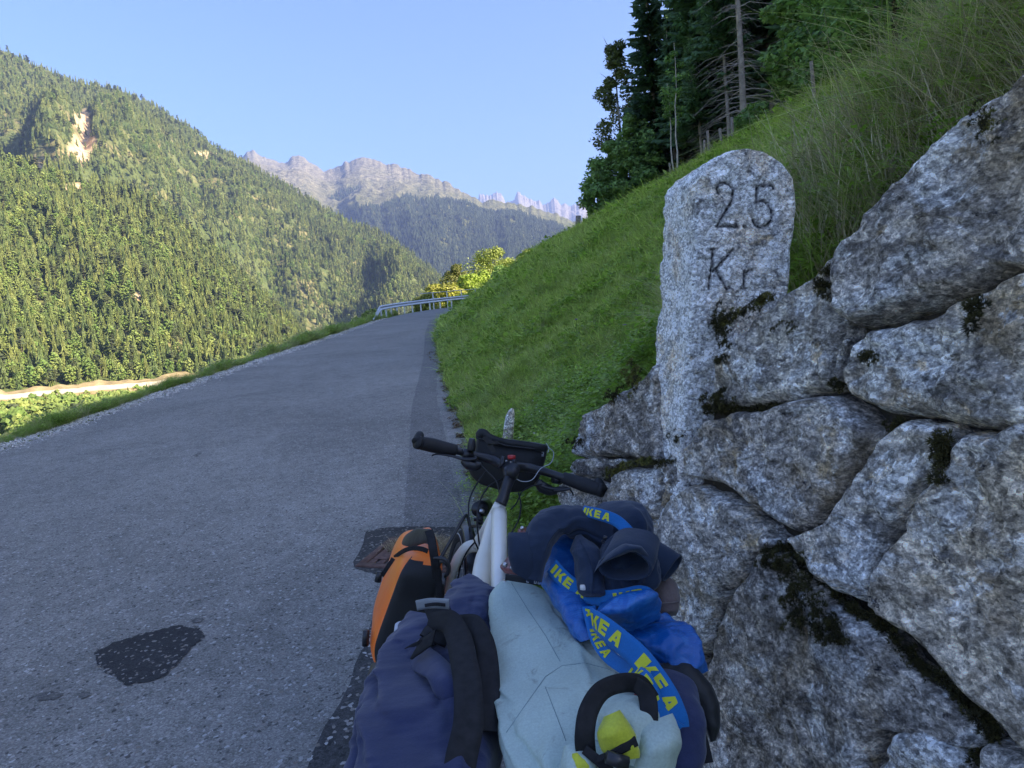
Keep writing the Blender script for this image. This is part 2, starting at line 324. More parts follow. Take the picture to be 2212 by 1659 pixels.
for H, nm, na, nf, m_, ar in ((HA, 'near_hillside', 150, 90, MS, (R(-75), a(690))), (HB, 'forested_ridge', 260, 120, MS, (R(-75), a(1090)))):
    o = H.sheet(nm, na, nf, m_, ar); co = np.zeros(len(o.data.vertices)*3); o.data.vertices.foreach_get('co', co); co = co.reshape(-1, 3)
    u_, v_ = proj(co[:, 0], co[:, 1], co[:, 2]); attr(o.data, 'bare', scar(u_, v_))
MC = rock_mountain_mat('mountain_rock_and_pasture', 560, 1150); HC.sheet('rocky_mountain', 760, 300, MC, (a(180), a(1800)))
MD, t_, b_ = mat('pale_rock', .95, .1); n_ = noise(t_, coords(t_), .02, 8, .7); setc(t_, b_, ramp(t_, n_, [(.3, (.10, .09, .085)), (.7, (.24, .22, .20))])); bump(t_, b_, n_, 1, 25)
HD.sheet('distant_peaks', 500, 110, MD, (a(980), a(1500)))
# ------------------------------------------------------------------ far tree prototypes
MCON = leafmat('conifer_needles', con=.5, cols= [(.05, .08, .022), (.085, .115, .028), (.13, .15, .036), (.06, .09, .026)], rough=.7, trans=.12)
MDEC = leafmat('broadleaf_foliage', con=.5, cols= [(.11, .18, .04), (.16, .23, .05), (.22, .26, .07), (.12, .18, .045)], rough=.6, trans=.25)
MFAR = leafmat('far_conifer_needles', [(.022, .038, .02), (.035, .05, .024)], .8, 0)
MBARK = plain('bark', (.11, .085, .065), .9, .1, sc=6, bsc=20, bd=.02, bmp=.6)
def far_conifer(seed, layers=7, seg=7, wide=.17):    # unit height
    r = random.Random(seed); V = []; F = []
    for k in range(layers):
        t0 = .1+.86*k/layers; z0 = t0-.035; z1 = min(1, t0+1.9/layers*(.9+.1*r.random())); rad = wide*(1-t0)**.8*(.8+.4*r.random())+.01; b0 = len(V); V.append((r.gauss(0, .004), r.gauss(0, .004), z1)); ph = r.random()*6
        for j in range(seg*2):
            q = rad*(1 if j % 2 == 0 else .5)*(.7+.6*r.random()); an = ph+math.pi*j/seg; V.append((q*math.cos(an), q*math.sin(an), z0-(.03 if j % 2 == 0 else -.015)+r.gauss(0, .008)))
        for j in range(seg*2): F.append((b0, b0+1+j, b0+1+(j+1) % (seg*2)))
    return mesh('conifer', V, F, False)
def trunk_mesh(h, r0_, r1_, seg=6, n=5, sway=.0, seed=0):
    r = random.Random(seed); V = []; F = []
    px, py = 0, 0
    for k in range(n+1):
        f = k/n; px += r.gauss(0, sway); py += r.gauss(0, sway); q = r0_*(1-f)+r1_*f; q *= (1+.5*(max(0, .06-f)/.06))
        for j in range(seg): V.append((px+q*math.cos(6.2832*j/seg), py+q*math.sin(6.2832*j/seg), h*f))
    return mesh('trunk', V, gridf(n+1, seg, True))
def far_broadleaf(seed, n=95):
    r = random.Random(seed); V = []; F = []
    for k in range(n):
        th = r.random()*6.28; f = r.random(); zz = .28+.7*f; rad = .27*math.sin(math.pi*min(.97, (.12+.8*f)))**.7*(.5+.5*r.random()); c = Vector((rad*math.cos(th), rad*math.sin(th), zz))
        s = .038+.036*r.random(); b0 = len(V); ph = r.random()*6
        for j in range(6): a_ = ph+j*1.047; V.append(c+Vector((s*math.cos(a_)*(.7+.5*r.random()), s*math.sin(a_)*(.7+.5*r.random()), r.gauss(0, s*.35)-s*.2)))
        V.append(c+Vector((0, 0, s*.8)))
        for j in range(6): F.append((b0+6, b0+j, b0+(j+1) % 6))
    return mesh('broadleaf', [tuple(v) for v in V], F, False)
def far_pine(seed, n=26):
    r = random.Random(seed); V = []; F = []
    for k in range(n):
        th = r.random()*6.28; f = r.random(); zz = .45+.52*f; rad = .15*(1-f*.6)*(.4+.6*r.random()); c = Vector((rad*math.cos(th), rad*math.sin(th), zz)); s = .05+.04*r.random(); b0 = len(V); ph = r.random()*6
        for j in range(6): a_ = ph+j*1.047; V.append(c+Vector((s*math.cos(a_)*(.7+.6*r.random()), s*math.sin(a_)*(.7+.6*r.random()), r.gauss(0, .008))))
        V.append(c+Vector((0, 0, s*.55)))
        for j in range(6): F.append((b0+6, b0+j, b0+(j+1) % 6))
    return mesh('pine', [tuple(v) for v in V], F, False)
CON = [far_conifer(i, 10, 8, .125+.02*i) for i in range(4)]; DEC = [far_broadleaf(i+20) for i in range(3)]; PIN = [far_pine(i+40) for i in range(2)]
TR = trunk_mesh(.5, .010, .006); TRP = trunk_mesh(.9, .011, .004)
for q in CON: q.materials.append(MCON)
for q in DEC: q.materials.append(MDEC)
MPIN = leafmat('pine_needles', con=.5, cols= [(.06, .08, .035), (.085, .10, .045)], rough=.7, trans=.15)
MDEAD = leafmat('dead_needles', [(.22, .15, .11), (.26, .19, .15)], .8, 0)
for q in PIN: q.materials.append(MPIN)
for q in (TR, TRP): q.materials.append(MBARK)
CFAR = [far_conifer(60+i, 3, 5, .17) for i in range(3)]
for q in CFAR: q.materials.append(MFAR)
def sample_hill(H, n, azr, fr=(0, 1), rpow=1):
    az = rng.uniform(*azr, n); f = rng.uniform(*fr, n); r0_, r1_ = H.rr(az); r = r0_+(r1_-r0_)*f
    keep = rng.random(n) < r/np.max(r1_); az, f, r = az[keep], f[keep], r[keep]; z, x, y = H.z(az, f); return x, y, z-.5, r, az, f
def kinds(x, y, el, bias):           # pick: 0-3 conifer, 4-6 broadleaf, 7-8 pine
    n = len(x); nz = fbm(np.stack([x/70, y/70, 0*x], 1), 3); k = rng.integers(0, 4, n); p = np.clip(bias+.35*nz, 0, .9)
    dec = rng.random(n) < p; k[dec] = rng.integers(4, 7, dec.sum()); pi = (~dec) & (rng.random(n) < .12); k[pi] = rng.integers(7, 9, pi.sum()); return k
ALL = []
for H, n, azr, bias, s0 in ((HA, 15000, (R(-52), a(690)), .30, 13), (HB, 42000, (R(-48), a(1080)), .14, 14.5)):
    x, y, z, r, az, f = sample_hill(H, n, azr); u_, v_ = proj(x, y, z); s_ = scar(u_, v_); k = kinds(x, y, None, bias)
    keep = (s_ < .3) | (rng.random(len(x)) < .05); nz = fbm(np.stack([x/45, y/45, 0*x+9], 1), 3); keep &= nz > -1.05
    h = s0*rng.uniform(.55, 1.35, len(x)); h[(k > 3) & (k < 7)] *= .7; ALL.append(np.stack([x, y, z, h, k, u_, v_], 1)[keep])
# valley-floor and lower bank trees on the left
n = 7000; yy = rng.uniform(70, 350, n); xx = -rng.uniform(.3, 1.0, n)*yy-rng.uniform(8, 30, n); zz = ground_z(xx, yy); rr_ = np.hypot(xx, yy)
u_, v_ = proj(xx, yy, zz); k = kinds(xx, yy, None, .35); h = rng.uniform(7, 15, n); keep = (rr_ > 120) & (rr_ < 350) & (v_ < 1200) & (u_ < 900) & (u_ > -60); ALL.append(np.stack([xx, yy, zz, h, k, u_, v_], 1)[keep])
T = np.concatenate(ALL); dist = np.hypot(T[:, 0], T[:, 1])
# do not stand on the valley road or above the near verge
VRz = -13.0
vr_r = lambda az: 395.0; azT = np.arctan2(T[:, 0], T[:, 1]); T = T[~((dist > 366) & (dist < 398) & (azT < a(480)))]; dist = np.hypot(T[:, 0], T[:, 1]); azT = np.arctan2(T[:, 0], T[:, 1])
topu, topv = proj(T[:, 0], T[:, 1], T[:, 2]+T[:, 3]); inview = (topu > 0) & (topu < 960) & (topv > 0) & (topv < np.interp(topu, [0, 640, 840, 960], [950, 720, 680, 640])); size = T[:, 3]/dist*inview
isdec = (T[:, 4] > 3.5) & (T[:, 4] < 6.5); ispin = T[:, 4] > 6.5; indiv = np.zeros(len(T), bool)
PR = CON+DEC+PIN
for msk, nm, lab, cat, grp, cap in ((~isdec & ~ispin, 'spruce_tree', 'dark green spruce standing in the sunlit forest across the valley', 'spruce', 'spruces on the sunlit hillside across the valley', 290), (isdec, 'broadleaf_tree', 'yellow-green leafy tree standing among the spruces across the valley', 'tree', 'leafy trees on the hillside across the valley', 290), (ispin, 'pine_tree', 'loose grey-green pine with bare lower trunk on the hillside across the valley', 'pine', 'pines on the hillside across the valley', 290)):
    idx = np.where(msk)[0]; idx = idx[np.argsort(-size[idx])][:cap]; indiv[idx] = True
    for i in idx:
        x, y, z, h, k = T[i, :5]; o = bpy.data.objects.new(nm, None); COL.objects.link(o); o.location = (x, y, z); o.scale = (h, h, h); o.rotation_euler = (0, 0, random.random()*6.28); tag(o, lab, cat, grp)
        c_ = link('crown', PR[int(k)], None, o); link('trunk', TRP if nm == 'pine_tree' else TR, None, o)
rest = T[~indiv]; rot = zrot(len(rest), .02); rot[:, 2] = rng.uniform(0, 6.28, len(rest))
scatter('hillside_forest', rest[:, :3], rot, rest[:, 3], rest[:, 4].astype(int), PR, 'dense forest of spruces and leafy trees covering the ridge across the valley', 'forest')
x, y, z, r, az, f = sample_hill(HC, 90000, (a(480), a(1420)), (0, .75)); u_, v_ = proj(x, y, z)
tl = np.interp(u_, [500, 700, 780, 900, 1000, 1040, 1300], [450, 455, 440, 425, 425, 430, 300])+30*fbm(np.stack([x/300, y/300, 0*x], 1), 3); keep = (v_ > tl) & (v_ < 640)
keep &= rng.random(len(x)) < .65*(1+0*x)
nn = keep.sum(); print('far trees', nn, 'hill trees', len(rest)); scatter('mountain_forest', np.stack([x, y, z], 1)[keep], zrot(nn, .02), rng.uniform(16, 30, nn), rng.integers(0, 3, nn), CFAR, 'hazy dark spruce forest on the lower slopes of the rocky mountain', 'forest')
# valley road bench
MVR = plain('pale_concrete', (.36, .33, .28), .9, .1, sc=.3); MEARTH = plain('bare_earth', (.25, .2, .11), .95, .1, sc=.2, bsc=2, bd=.3, var=.4)
def arc(name, r_in, z_in, r_out, z_out, a0, a1, m, n=80, wob=0):
    az = np.linspace(a0, a1, n); w_ = wob*fbm(np.stack([az*60, az*0, az*0], 1), 3)
    V = np.concatenate([np.stack([(r_in)*np.sin(az), (r_in)*np.cos(az), z_in+0*az], 1), np.stack([(r_out)*np.sin(az), (r_out)*np.cos(az), z_out+w_], 1)]); return link(name, mesh(name, V, gridf(2, n)), m)
A0, A1 = R(-48), a(470)
tag(arc('valley_road', 375, -9.0, 384, -9.0, A0, A1, MVR), kind='structure')
tag(arc('road_embankment', 372, -28, 375, -8.6, A0, A1, MEARTH, wob=.3), kind='structure')
wl = arc('retaining_wall', 384.2, -9.2, 384.6, -6.6, A0, A1, MVR, wob=.5); tag(wl, 'long pale retaining wall above the valley road on the far hillside', 'wall')
tag(arc('earth_cutting', 384.7, -7.2, 392, -4.6, A0, A1, MEARTH, wob=1.6), kind='structure')
# haze
hb = bmesh.new(); bmesh.ops.create_cube(hb, size=1); hm_ = bpy.data.meshes.new('haze'); hb.to_mesh(hm_); hb.free()
ho = link('haze', hm_); ho.location = (0, 0, 960); ho.scale = (30000, 30000, 2140); tag(ho, 'thin blue air haze filling the valley', 'haze', kind='stuff')
hm = bpy.data.materials.new('haze'); hm.use_nodes = True; t_ = hm.node_tree; t_.nodes.remove(t_.nodes['Principled BSDF'])
pv = nd(t_, 'ShaderNodeVolumePrincipled', i_Density=1.1e-4); pv.inputs['Color'].default_value = (.26, .37, .80, 1); t_.links.new(pv.outputs[0], t_.nodes['Material Output'].inputs['Volume']); hm_.materials.append(hm)
pv.inputs['Anisotropy'].default_value = 0
# ------------------------------------------------------------------ grass and plants
def blades(name, n, spread, h, wd, bend, seed, segs=3, lean=.5):
    r = random.Random(seed); V = []; F = []
    for k in range(n):
        an = r.random()*6.283; d = spread*math.sqrt(r.random()); x, y = d*math.cos(an), d*math.sin(an); hh = h*(.5+.7*r.random()); dr = r.random()*6.283; bx, by = math.cos(dr), math.sin(dr); px, py = -by, bx; bd = bend*(.3+r.random()); w0 = wd*(.6+.7*r.random()); b0 = len(V)
        for s in range(segs+1):
            t = s/segs; off = bd*hh*(lean*t+(1-lean)*t*t*1.6); z = hh*(t-.45*bd*t*t); ww = w0*(1-t**1.5)*.5+(.0004 if s == segs else 0)
            c = (x+bx*off, y+by*off, z); V += [(c[0]-px*ww, c[1]-py*ww, c[2]), (c[0]+px*ww, c[1]+py*ww, c[2])]
        for s in range(segs): F.append((b0+2*s, b0+2*s+1, b0+2*s+3, b0+2*s+2))
    return mesh(name, V, F, True)
def herb(name, n, spread, h, lw, seed):        # stems with small oval leaves
    r = random.Random(seed); V = []; F = []
    for k in range(n):
        an = r.random()*6.283; d = spread*math.sqrt(r.random()); x, y = d*math.cos(an), d*math.sin(an); z = h*(.25+.75*r.random()); a_ = r.random()*6.283; el = r.uniform(-.3, .8); L = lw*(.6+.8*r.random()); ax = Vector((math.cos(a_)*math.cos(el), math.sin(a_)*math.cos(el), math.sin(el))); sd = ax.cross(Vector((0, 0, 1))).normalized()*L*.32; c = Vector((x, y, z)); dn = Vector((0, 0, -L*.18)); b0 = len(V)
        V += [c, c+ax*L*.4+sd, c+ax*L+dn, c+ax*L*.4-sd, c+ax*L*.45+dn*.5]; F += [(b0, b0+1, b0+4), (b0+1, b0+2, b0+4), (b0+2, b0+3, b0+4), (b0+3, b0, b0+4)]
        if k % 4 == 0:
            b0 = len(V); V += [(x*.3, y*.3, 0), (x*.3+.002, y*.3, 0), c]; F.append((b0, b0+1, b0+2))
    return mesh(name, [tuple(v) for v in V], F, False)
MGR = leafmat('meadow_grass', [(.42, .52, .12), (.50, .58, .14), (.44, .53, .15), (.60, .62, .22)], .38, .5)
MGT = leafmat('tall_grass', [(.34, .42, .13), (.42, .47, .16), (.38, .43, .14), (.54, .52, .25)], .38, .5)
MDRY = leafmat('dry_grass', [(.56, .47, .31), (.66, .57, .40), (.46, .37, .25)], .7, .2)
MHERB = leafmat('herb_leaves', [(.28, .42, .07), (.34, .48, .09), (.38, .48, .11)], .38, .5)
MFL = leafmat('flower_head', [(.75, .75, .7), (.8, .8, .75)], .6, .1)
def setm(me, m): me.materials.append(m); return me
G = [setm(blades('grass', 26, .06, .085, .0055, .8, s), MGR) for s in range(3)]
G += [setm(herb('clover', 22, .07, .06, .035, 30+s), MHERB) for s in range(2)]
def scan_ground(n, us, ys, seedpow=1.0):       # random ground points in a wedge in front of the camera, denser near
    yy = ys[0]*(ys[1]/ys[0])**(rng.random(n)**seedpow); uu = rng.uniform(us[0], us[1], n); xx = (uu-1106)/FOC*yy; return xx, yy
def put(xx, yy): return np.stack([xx, yy, ground_z(xx, yy)], 1)
xx, yy = scan_ground(60000, (880, 2700), (2.2, 30)); D = xx-xr(yy); k_ = (D > .03) & ((behind_wall(xx, yy) > .12) | (yy > 2.75)); xx, yy = xx[k_], yy[k_]
sc_ = np.clip(yy*.16, .75, 3.2)*rng.uniform(.7, 1.3, len(xx)); n = len(xx)
nz_ = fbm(np.stack([xx*.9, yy*.9, 0*xx+7], 1), 4); pk = np.where(rng.random(n) < np.clip(.16+.4*nz_, .03, .7), rng.integers(3, 5, n), rng.integers(0, 3, n)); sc_ = sc_*np.clip(.95+.3*nz_, .5, 1.4)
scatter('meadow_grass', put(xx, yy), zrot(n, .3), sc_, pk, G, 'short mown green grass and clover on the steep meadow', 'grass')
xx, yy = scan_ground(16000, (880, 2600), (28, 62)); D = xx-xr(yy); k_ = (D > .05) & (D < 40); xx, yy = xx[k_], yy[k_]; n = len(xx)
scatter('meadow_grass', put(xx, yy), zrot(n, .2), np.stack([rng.uniform(3.5, 6, n)]*2+[rng.uniform(.7, 1.3, n)], 1), rng.integers(0, 5, n), G, 'fine grass along the upper rim of the steep meadow', 'grass')
# fringe of longer grass, herbs beside the road and behind the wall
TG = [setm(blades('tall_grass', 46, .10, .34, .0045, 1.1, 50+s, 5), MGT) for s in range(3)]+[setm(blades('dry_grass', 44, .10, .38, .0036, .8, 60+s, 4), MDRY) for s in range(2)]+[setm(herb('herb', 110, .12, .24, .028, 70+s), MHERB) for s in range(2)]
P1 = []; S1 = []; K1 = []
def addp(x, y, s, k, dz=0): p = put(x, y); p[:, 2] += dz; P1.append(p); S1.append(s); K1.append(k)
xx, yy = scan_ground(900, (880, 1500), (2.6, 9)); D = xx-xr(yy); nz = fbm(np.stack([xx*1.6, yy*1.6, 0*xx], 1), 3); k_ = (D > .04) & (D < 1.9) & (nz > -.1); n = k_.sum()
addp(xx[k_], yy[k_], rng.uniform(.35, .85, n), rng.choice([0, 1, 2, 3, 5, 6, 6], n))
xx = rng.uniform(.3, 3.8, 6500); yy = rng.uniform(.25, 5.0, 6500); bw = behind_wall(xx, yy); k_ = (bw > .16) & (bw < 2.6) & (xx-xr(yy) > .3); k_ &= ~((bw > .5) & (yy > 2.4) & (xx < .25*yy)); xx, yy, bw = xx[k_], yy[k_], bw[k_]; n = len(xx)
kk = rng.choice([0, 1, 2, 3, 3, 3, 4, 4, 4, 5, 6], n); s_ = rng.uniform(.5, 1.35, n)*(.45+.75*sst(.2, 1.1, bw))*(1-.35*sst(2.4, 4, yy))*.8*(1-.5*sst(1.0, 2.2, bw)); addp(xx, yy, s_, kk)
xx, yy = scan_ground(5000, (1450, 2700), (4.5, 34)); D = xx-xr(yy); nz = fbm(np.stack([xx*.5, yy*.5, 0*xx+2], 1), 3); tt = xx/yy; k_ = (tt > .30+.1*nz) & (D > 3); n = k_.sum()
addp(xx[k_], yy[k_], np.clip(yy[k_]*.05, .55, 1.1)*rng.uniform(.6, 1.1, n), rng.choice([0, 1, 2, 3, 3, 4, 5, 6], n))
xx, yy = scan_ground(2600, (900, 1700), (3.0, 16)); D = xx-xr(yy); nz = fbm(np.stack([xx*1.1, yy*1.1, 0*xx+12], 1), 3); k_ = (D > .15) & (nz > .1) & ((behind_wall(xx, yy) > .2) | (yy > 2.8)); n = k_.sum(); addp(xx[k_], yy[k_], rng.uniform(.3, .62, n)*np.clip(yy[k_]*.12, .8, 1.5), rng.choice([0, 1, 2, 3, 5, 6], n))
xx = rng.uniform(-.15, .75, 620); yy = rng.uniform(3.0, 5.8, 620); k_ = (xx > xr(yy)+.02) & (behind_wall(xx, yy)*0+1 > 0); n = k_.sum(); addp(xx[k_], yy[k_], rng.uniform(.6, 1.25, n), rng.choice([5, 6, 6], n))
# upper rim in front of the forest: dry grass
xx, yy = scan_ground(4200, (1280, 1720), (29, 40)); D = xx-xr(yy); k_ = (D > 6.2+.8*vn(np.stack([yy*.7, yy*0, yy*0], 1))); n = k_.sum(); addp(xx[k_], yy[k_], rng.uniform(.5, 1.3, n), rng.choice([0, 3, 3, 4, 4, 5], n))
# left verge
yv = 3.0*(14.5)**rng.random(9000); xv = xl(yv)-.34-np.abs(rng.normal(0, .42, 9000))+.09*vn(np.stack([yv*2, yv*0, yv*0], 1)); n = len(yv)
s_ = rng.uniform(.3, .95, n)*np.clip(yv/16, .75, 1.7)*(.8+.5*fbm(np.stack([yv*.8, yv*0, yv*0], 1), 2)); s_ = np.clip(s_, .2, 1.6); addp(xv, yv, s_, rng.choice([0, 0, 1, 2, 5, 5, 6, 6, 3], n))
# road shoulder weeds between the wall and the road
xx = rng.uniform(-.6, .6, 700); yy = rng.uniform(2.7, 6.2, 700); k_ = (xx > xr(yy)-.05) & (xx < xr(yy)+.9); n = k_.sum(); addp(xx[k_], yy[k_], rng.uniform(.35, .8, n), rng.choice([5, 6, 6, 0, 2], n))
pts = np.concatenate(P1); s_ = np.concatenate(S1); kk = np.concatenate(K1); print('tall', len(pts))
scatter('tall_grass', pts, zrot(len(pts), .22), s_, kk, TG, 'long green and dry grass tufts with weeds on the banks and verges', 'grass')
# low bush of small white flowers in the meadow foot
FH = [setm(blades('flowering_herb', 40, .16, .34, .003, .9, 90, 4), MGT), setm(herb('flowering_herb', 22, .2, .36, .014, 91), MFL), setm(herb('flowering_herb', 160, .2, .30, .03, 92), MHERB)]
cx = rng.normal(0, .28, 60); cy = rng.normal(0, .55, 60); xx = .30+cx+.04*cy; yy = 5.2+cy; n = 60
scatter('flowering_bush', np.concatenate([put(xx, yy)]*3), zrot(3*n, .2), rng.uniform(.5, 1.0, 3*n), np.repeat([0, 1, 2], n), FH, 'bushy patch of fine green weeds with tiny white flowers at the foot of the meadow', 'weeds')
# gravel along the left edge
def pebble(s):
    bm = bmesh.new(); bmesh.ops.create_icosphere(bm, subdivisions=1, radius=1); r = random.Random(s)
    for v in bm.verts: v.co *= .7+.5*r.random(); v.co.z *= .6
    me = bpy.data.meshes.new('pebble'); bm.to_mesh(me); bm.free(); return me
MST = leafmat('gravel', [(.28, .27, .26), (.42, .41, .39), (.2, .19, .18), (.5, .48, .45)], .9, 0)
PB = [setm(pebble(s), MST) for s in range(3)]
yv = 3.0*(13.)**rng.random(15000); xv = xl(yv)-.18+.22*rng.normal(0, 1, 15000)*.7; n = len(yv); p = put(xv, yv); p[:, 2] = np.where(xv > xl(yv)-.5, zroad(yv)-.002, p[:, 2])
scatter('gravel', p, zrot(n, .5), rng.uniform(.006, .02, n)*np.clip(yv/9, .8, 2), rng.integers(0, 3, n), PB, 'pale loose gravel along the outer edge of the road', 'gravel')
# leaf litter along the right edge
MLIT = leafmat('leaf_litter', [(.12, .07, .035), (.20, .13, .06), (.09, .06, .035)], .9, 0)
LT = [setm(herb('litter', 10, .05, .012, .035, 120+s), MLIT) for s in range(2)]
yv = 3.4*(9.)**rng.random(900); xv = xr(yv)-.01-np.abs(rng.normal(0, .035, 900)); k_ = rng.random(900) < .5+.5*vn(np.stack([yv*4, yv*0, yv*0], 1)); yv, xv = yv[k_], xv[k_]
p = np.stack([xv, yv, zroad(yv)+.004], 1); q = [on_road(uu+random.gauss(0, 6), vv+random.gauss(0, 1.2), .008) for uu, vv in ((930, 762), (935, 767), (945, 768), (925, 773), (938, 781), (948, 785)) for _ in range(4)]
p = np.concatenate([p, np.array([tuple(w_) for w_ in q])]); n = len(p)
scatter('leaf_litter', p, zrot(n, .05), rng.uniform(.4, 1.1, n), rng.integers(0, 2, n), LT, 'brown fallen leaves and dirt along the right edge of the road', 'leaf litter')
# ------------------------------------------------------------------ trees near by
def conifer_big(h, rbase, seed, bare=.0, dens=1.0, droop=.35):
    r = random.Random(seed); V = []; F = []; DV = []; DF = []
    nw = int(h*4.3*dens)
    for k in range(nw):
        t = bare+(1-bare)*(k+r.random()*.6)/nw; z = h*t; R_ = rbase*(1-t)**.75*(.75+.35*r.random())+.12; nb = int((7 if t < .8 else 5))
        for b in range(nb):
            an = r.random()*6.283; L = R_*(.65+.5*r.random()); el = .15-.5*(1-t)*droop*2; dx, dy = math.cos(an), math.sin(an)
            m_ = max(5, int(L*6.2))
            for s in range(m_):
                q = (s+.4+.5*r.random())/m_; px = L*q; pz = z+el*px*.6+(.12*px*px/max(L, .1))*.6; w_ = (.18+.26*(1-q))*(.7+.6*r.random())*min(1.3, .5+L*.4); ln = .32+.18*r.random()
                for sg in (-1, 1):
                    a2 = an+sg*(.5+.5*r.random()); b0 = len(V); c = Vector((dx*px, dy*px, pz)); tip = c+Vector((math.cos(a2)*w_*1.35, math.sin(a2)*w_*1.35, -.10-.22*r.random())); o2 = Vector((dx*ln*.5, dy*ln*.5, r.uniform(-.05, .04)))
                    V += [c-o2, tip, c+o2]; F.append((b0, b0+1, b0+2))
                b0 = len(V); c = Vector((dx*px, dy*px, pz)); V += [c+Vector((-dy*.05, dx*.05, 0)), c+Vector((0, 0, -.35*w_-.1)), c+Vector((dx*ln, dy*ln, -.04))]; F.append((b0, b0+1, b0+2))
    if bare > .05:
        for k in range(int(h*bare*9)):
            z = h*bare*(.12+.95*r.random()); an = r.random()*6.283; L = rbase*(.35+.5*r.random()); dx, dy = math.cos(an), math.sin(an)
            prev = Vector((0, 0, z)); 
            for s in range(3):
                nx_ = prev+Vector((dx*L/3, dy*L/3, -.10*L*(s+.2)+r.gauss(0, .05))); wq = .018*(1-s*.25); b0 = len(DV); DV += [prev+Vector((0, 0, wq)), prev-Vector((0, 0, wq)), nx_-Vector((0, 0, wq*.7)), nx_+Vector((0, 0, wq*.7))]; DF.append((b0, b0+1, b0+2, b0+3))
                for sg in (-1, 1):
                    a2 = an+sg*(.6+.6*r.random()); tw = nx_+Vector((math.cos(a2), math.sin(a2), r.uniform(-.5, .1)))*L*.22; b0 = len(DV); DV += [nx_+Vector((0, 0, .007)), nx_-Vector((0, 0, .007)), tw]; DF.append((b0, b0+1, b0+2))
                prev = nx_
    cr = mesh('crown', [tuple(v) for v in V], F, False); dd = mesh('dead_branches', [tuple(v) for v in DV], DF, False) if DV else None
    return cr, dd
def leafy_big(h, rw, seed, n=5000, leaf=.11, z0=.12, clumps=34, top=1.0):
    leaf *= 1.5; n = int(n*1.35)
    r = random.Random(seed); V = []; F = []; C_ = []
    for k in range(clumps):
        f = (k+.5)/clumps; zz = z0+(1-z0)*f; prof = math.sin(math.pi*min(.98, .14+.84*f))**.65; an = r.random()*6.283; rad = rw*prof*(.35+.55*r.random()); C_.append((Vector((rad*math.cos(an), rad*math.sin(an), h*zz*.93)), rw*(.26+.22*r.random())*(.5+.6*prof)))
    for k in range(n):
        c, s = C_[r.randrange(len(C_))]; d = Vector((r.gauss(0, 1), r.gauss(0, 1), r.gauss(0, 1))); d.normalize(); p = c+Vector((d.x, d.y, d.z*.8))*s*(.6+.45*r.random()); a_ = Vector((r.gauss(0, 1), r.gauss(0, 1), r.gauss(0, .5)-.3)).normalized()*leaf*(.7+.7*r.random()); b_ = a_.cross(d).normalized()*leaf*.55 if a_.cross(d).length > .01 else Vector((leaf*.5, 0, 0)); b0 = len(V)
        V += [p-a_*.5, p+b_*.5, p+a_*.6, p-b_*.5]; F.append((b0, b0+1, b0+2, b0+3))
    return mesh('crown', [tuple(v) for v in V], F, False)
def limbs(h, r0_, n, seed, rw):        # trunk with limbs, one mesh
    r = random.Random(seed); me = []; V = []; F = []
    def tube(p0, p1, a0, a1, seg=5):
        b0 = len(V); d = (p1-p0).normalized(); s = d.cross(Vector((0, 0, 1)) if abs(d.z) < .9 else Vector((1, 0, 0))).normalized(); t = d.cross(s)
        for p, q in ((p0, a0), (p1, a1)):
            for j in range(seg): V.append(p+(s*math.cos(6.283*j/seg)+t*math.sin(6.283*j/seg))*q)
        for j in range(seg): F.append((b0+j, b0+(j+1) % seg, b0+seg+(j+1) % seg, b0+seg+j))
    p = Vector((0, 0, -.3)); N = 6
    for k in range(N):
        q = p+Vector((r.gauss(0, .02*h/5), r.gauss(0, .02*h/5), h*.9/N)); tube(p, q, r0_*(1-k/N*.85), r0_*(1-(k+1)/N*.85), 8); p = q
        if k > 0:
            for j in range(n):
                an = r.random()*6.283; L = rw*(.5+.5*r.random()); m1 = p+Vector((math.cos(an)*L*.5, math.sin(an)*L*.5, L*.35)); tube(p, m1, r0_*.3, r0_*.18, 4); tube(m1, m1+Vector((math.cos(an)*L*.4, math.sin(an)*L*.4, L*.3)), r0_*.18, r0_*.05, 4)
    return mesh('trunk', [tuple(v) for v in V], F, True)
MNEED = leafmat('spruce_needles', [(.15, .25, .13), (.20, .30, .15)], .5, .4)
MNEED2 = leafmat('larch_needles', [(.08, .14, .07), (.10, .16, .08)], .6, .25)
MLEAF = leafmat('green_leaves', [(.18, .30, .09), (.24, .36, .11)], .42, .45)
MBIR = leafmat('birch_leaves', [(.12, .15, .04), (.16, .17, .05)], .5, .3)
MYEL = leafmat('yellow_green_leaves', [(.26, .36, .06), (.34, .42, .08)], .5, .35)
MAUT = leafmat('autumn_leaves', [(.26, .29, .06), (.32, .32, .07), (.20, .28, .06)], .5, .3)
MOLI = leafmat('olive_leaves', [(.22, .28, .06), (.28, .33, .08)], .5, .3)
MDB = leafmat('dead_twigs', [(.30, .25, .21), (.38, .32, .27)], .95, 0)
MBK = plain('pale_bark', (.30, .25, .20), .95, .1, sc=3, bsc=14, bd=.02, bmp=.8, var=.4); MBK2 = plain('birch_bark', (.42, .38, .32), .9, .1, sc=3, var=.5)
BIG = [conifer_big(15, 2.6, 1, .12), conifer_big(17, 2.8, 2, .34, .9), conifer_big(14, 2.3, 3, .05), conifer_big(18, 2.6, 4, .5, .9)]
for cr, dd in BIG:
    cr.materials.append(MNEED)
    if dd: dd.materials.append(MDB)
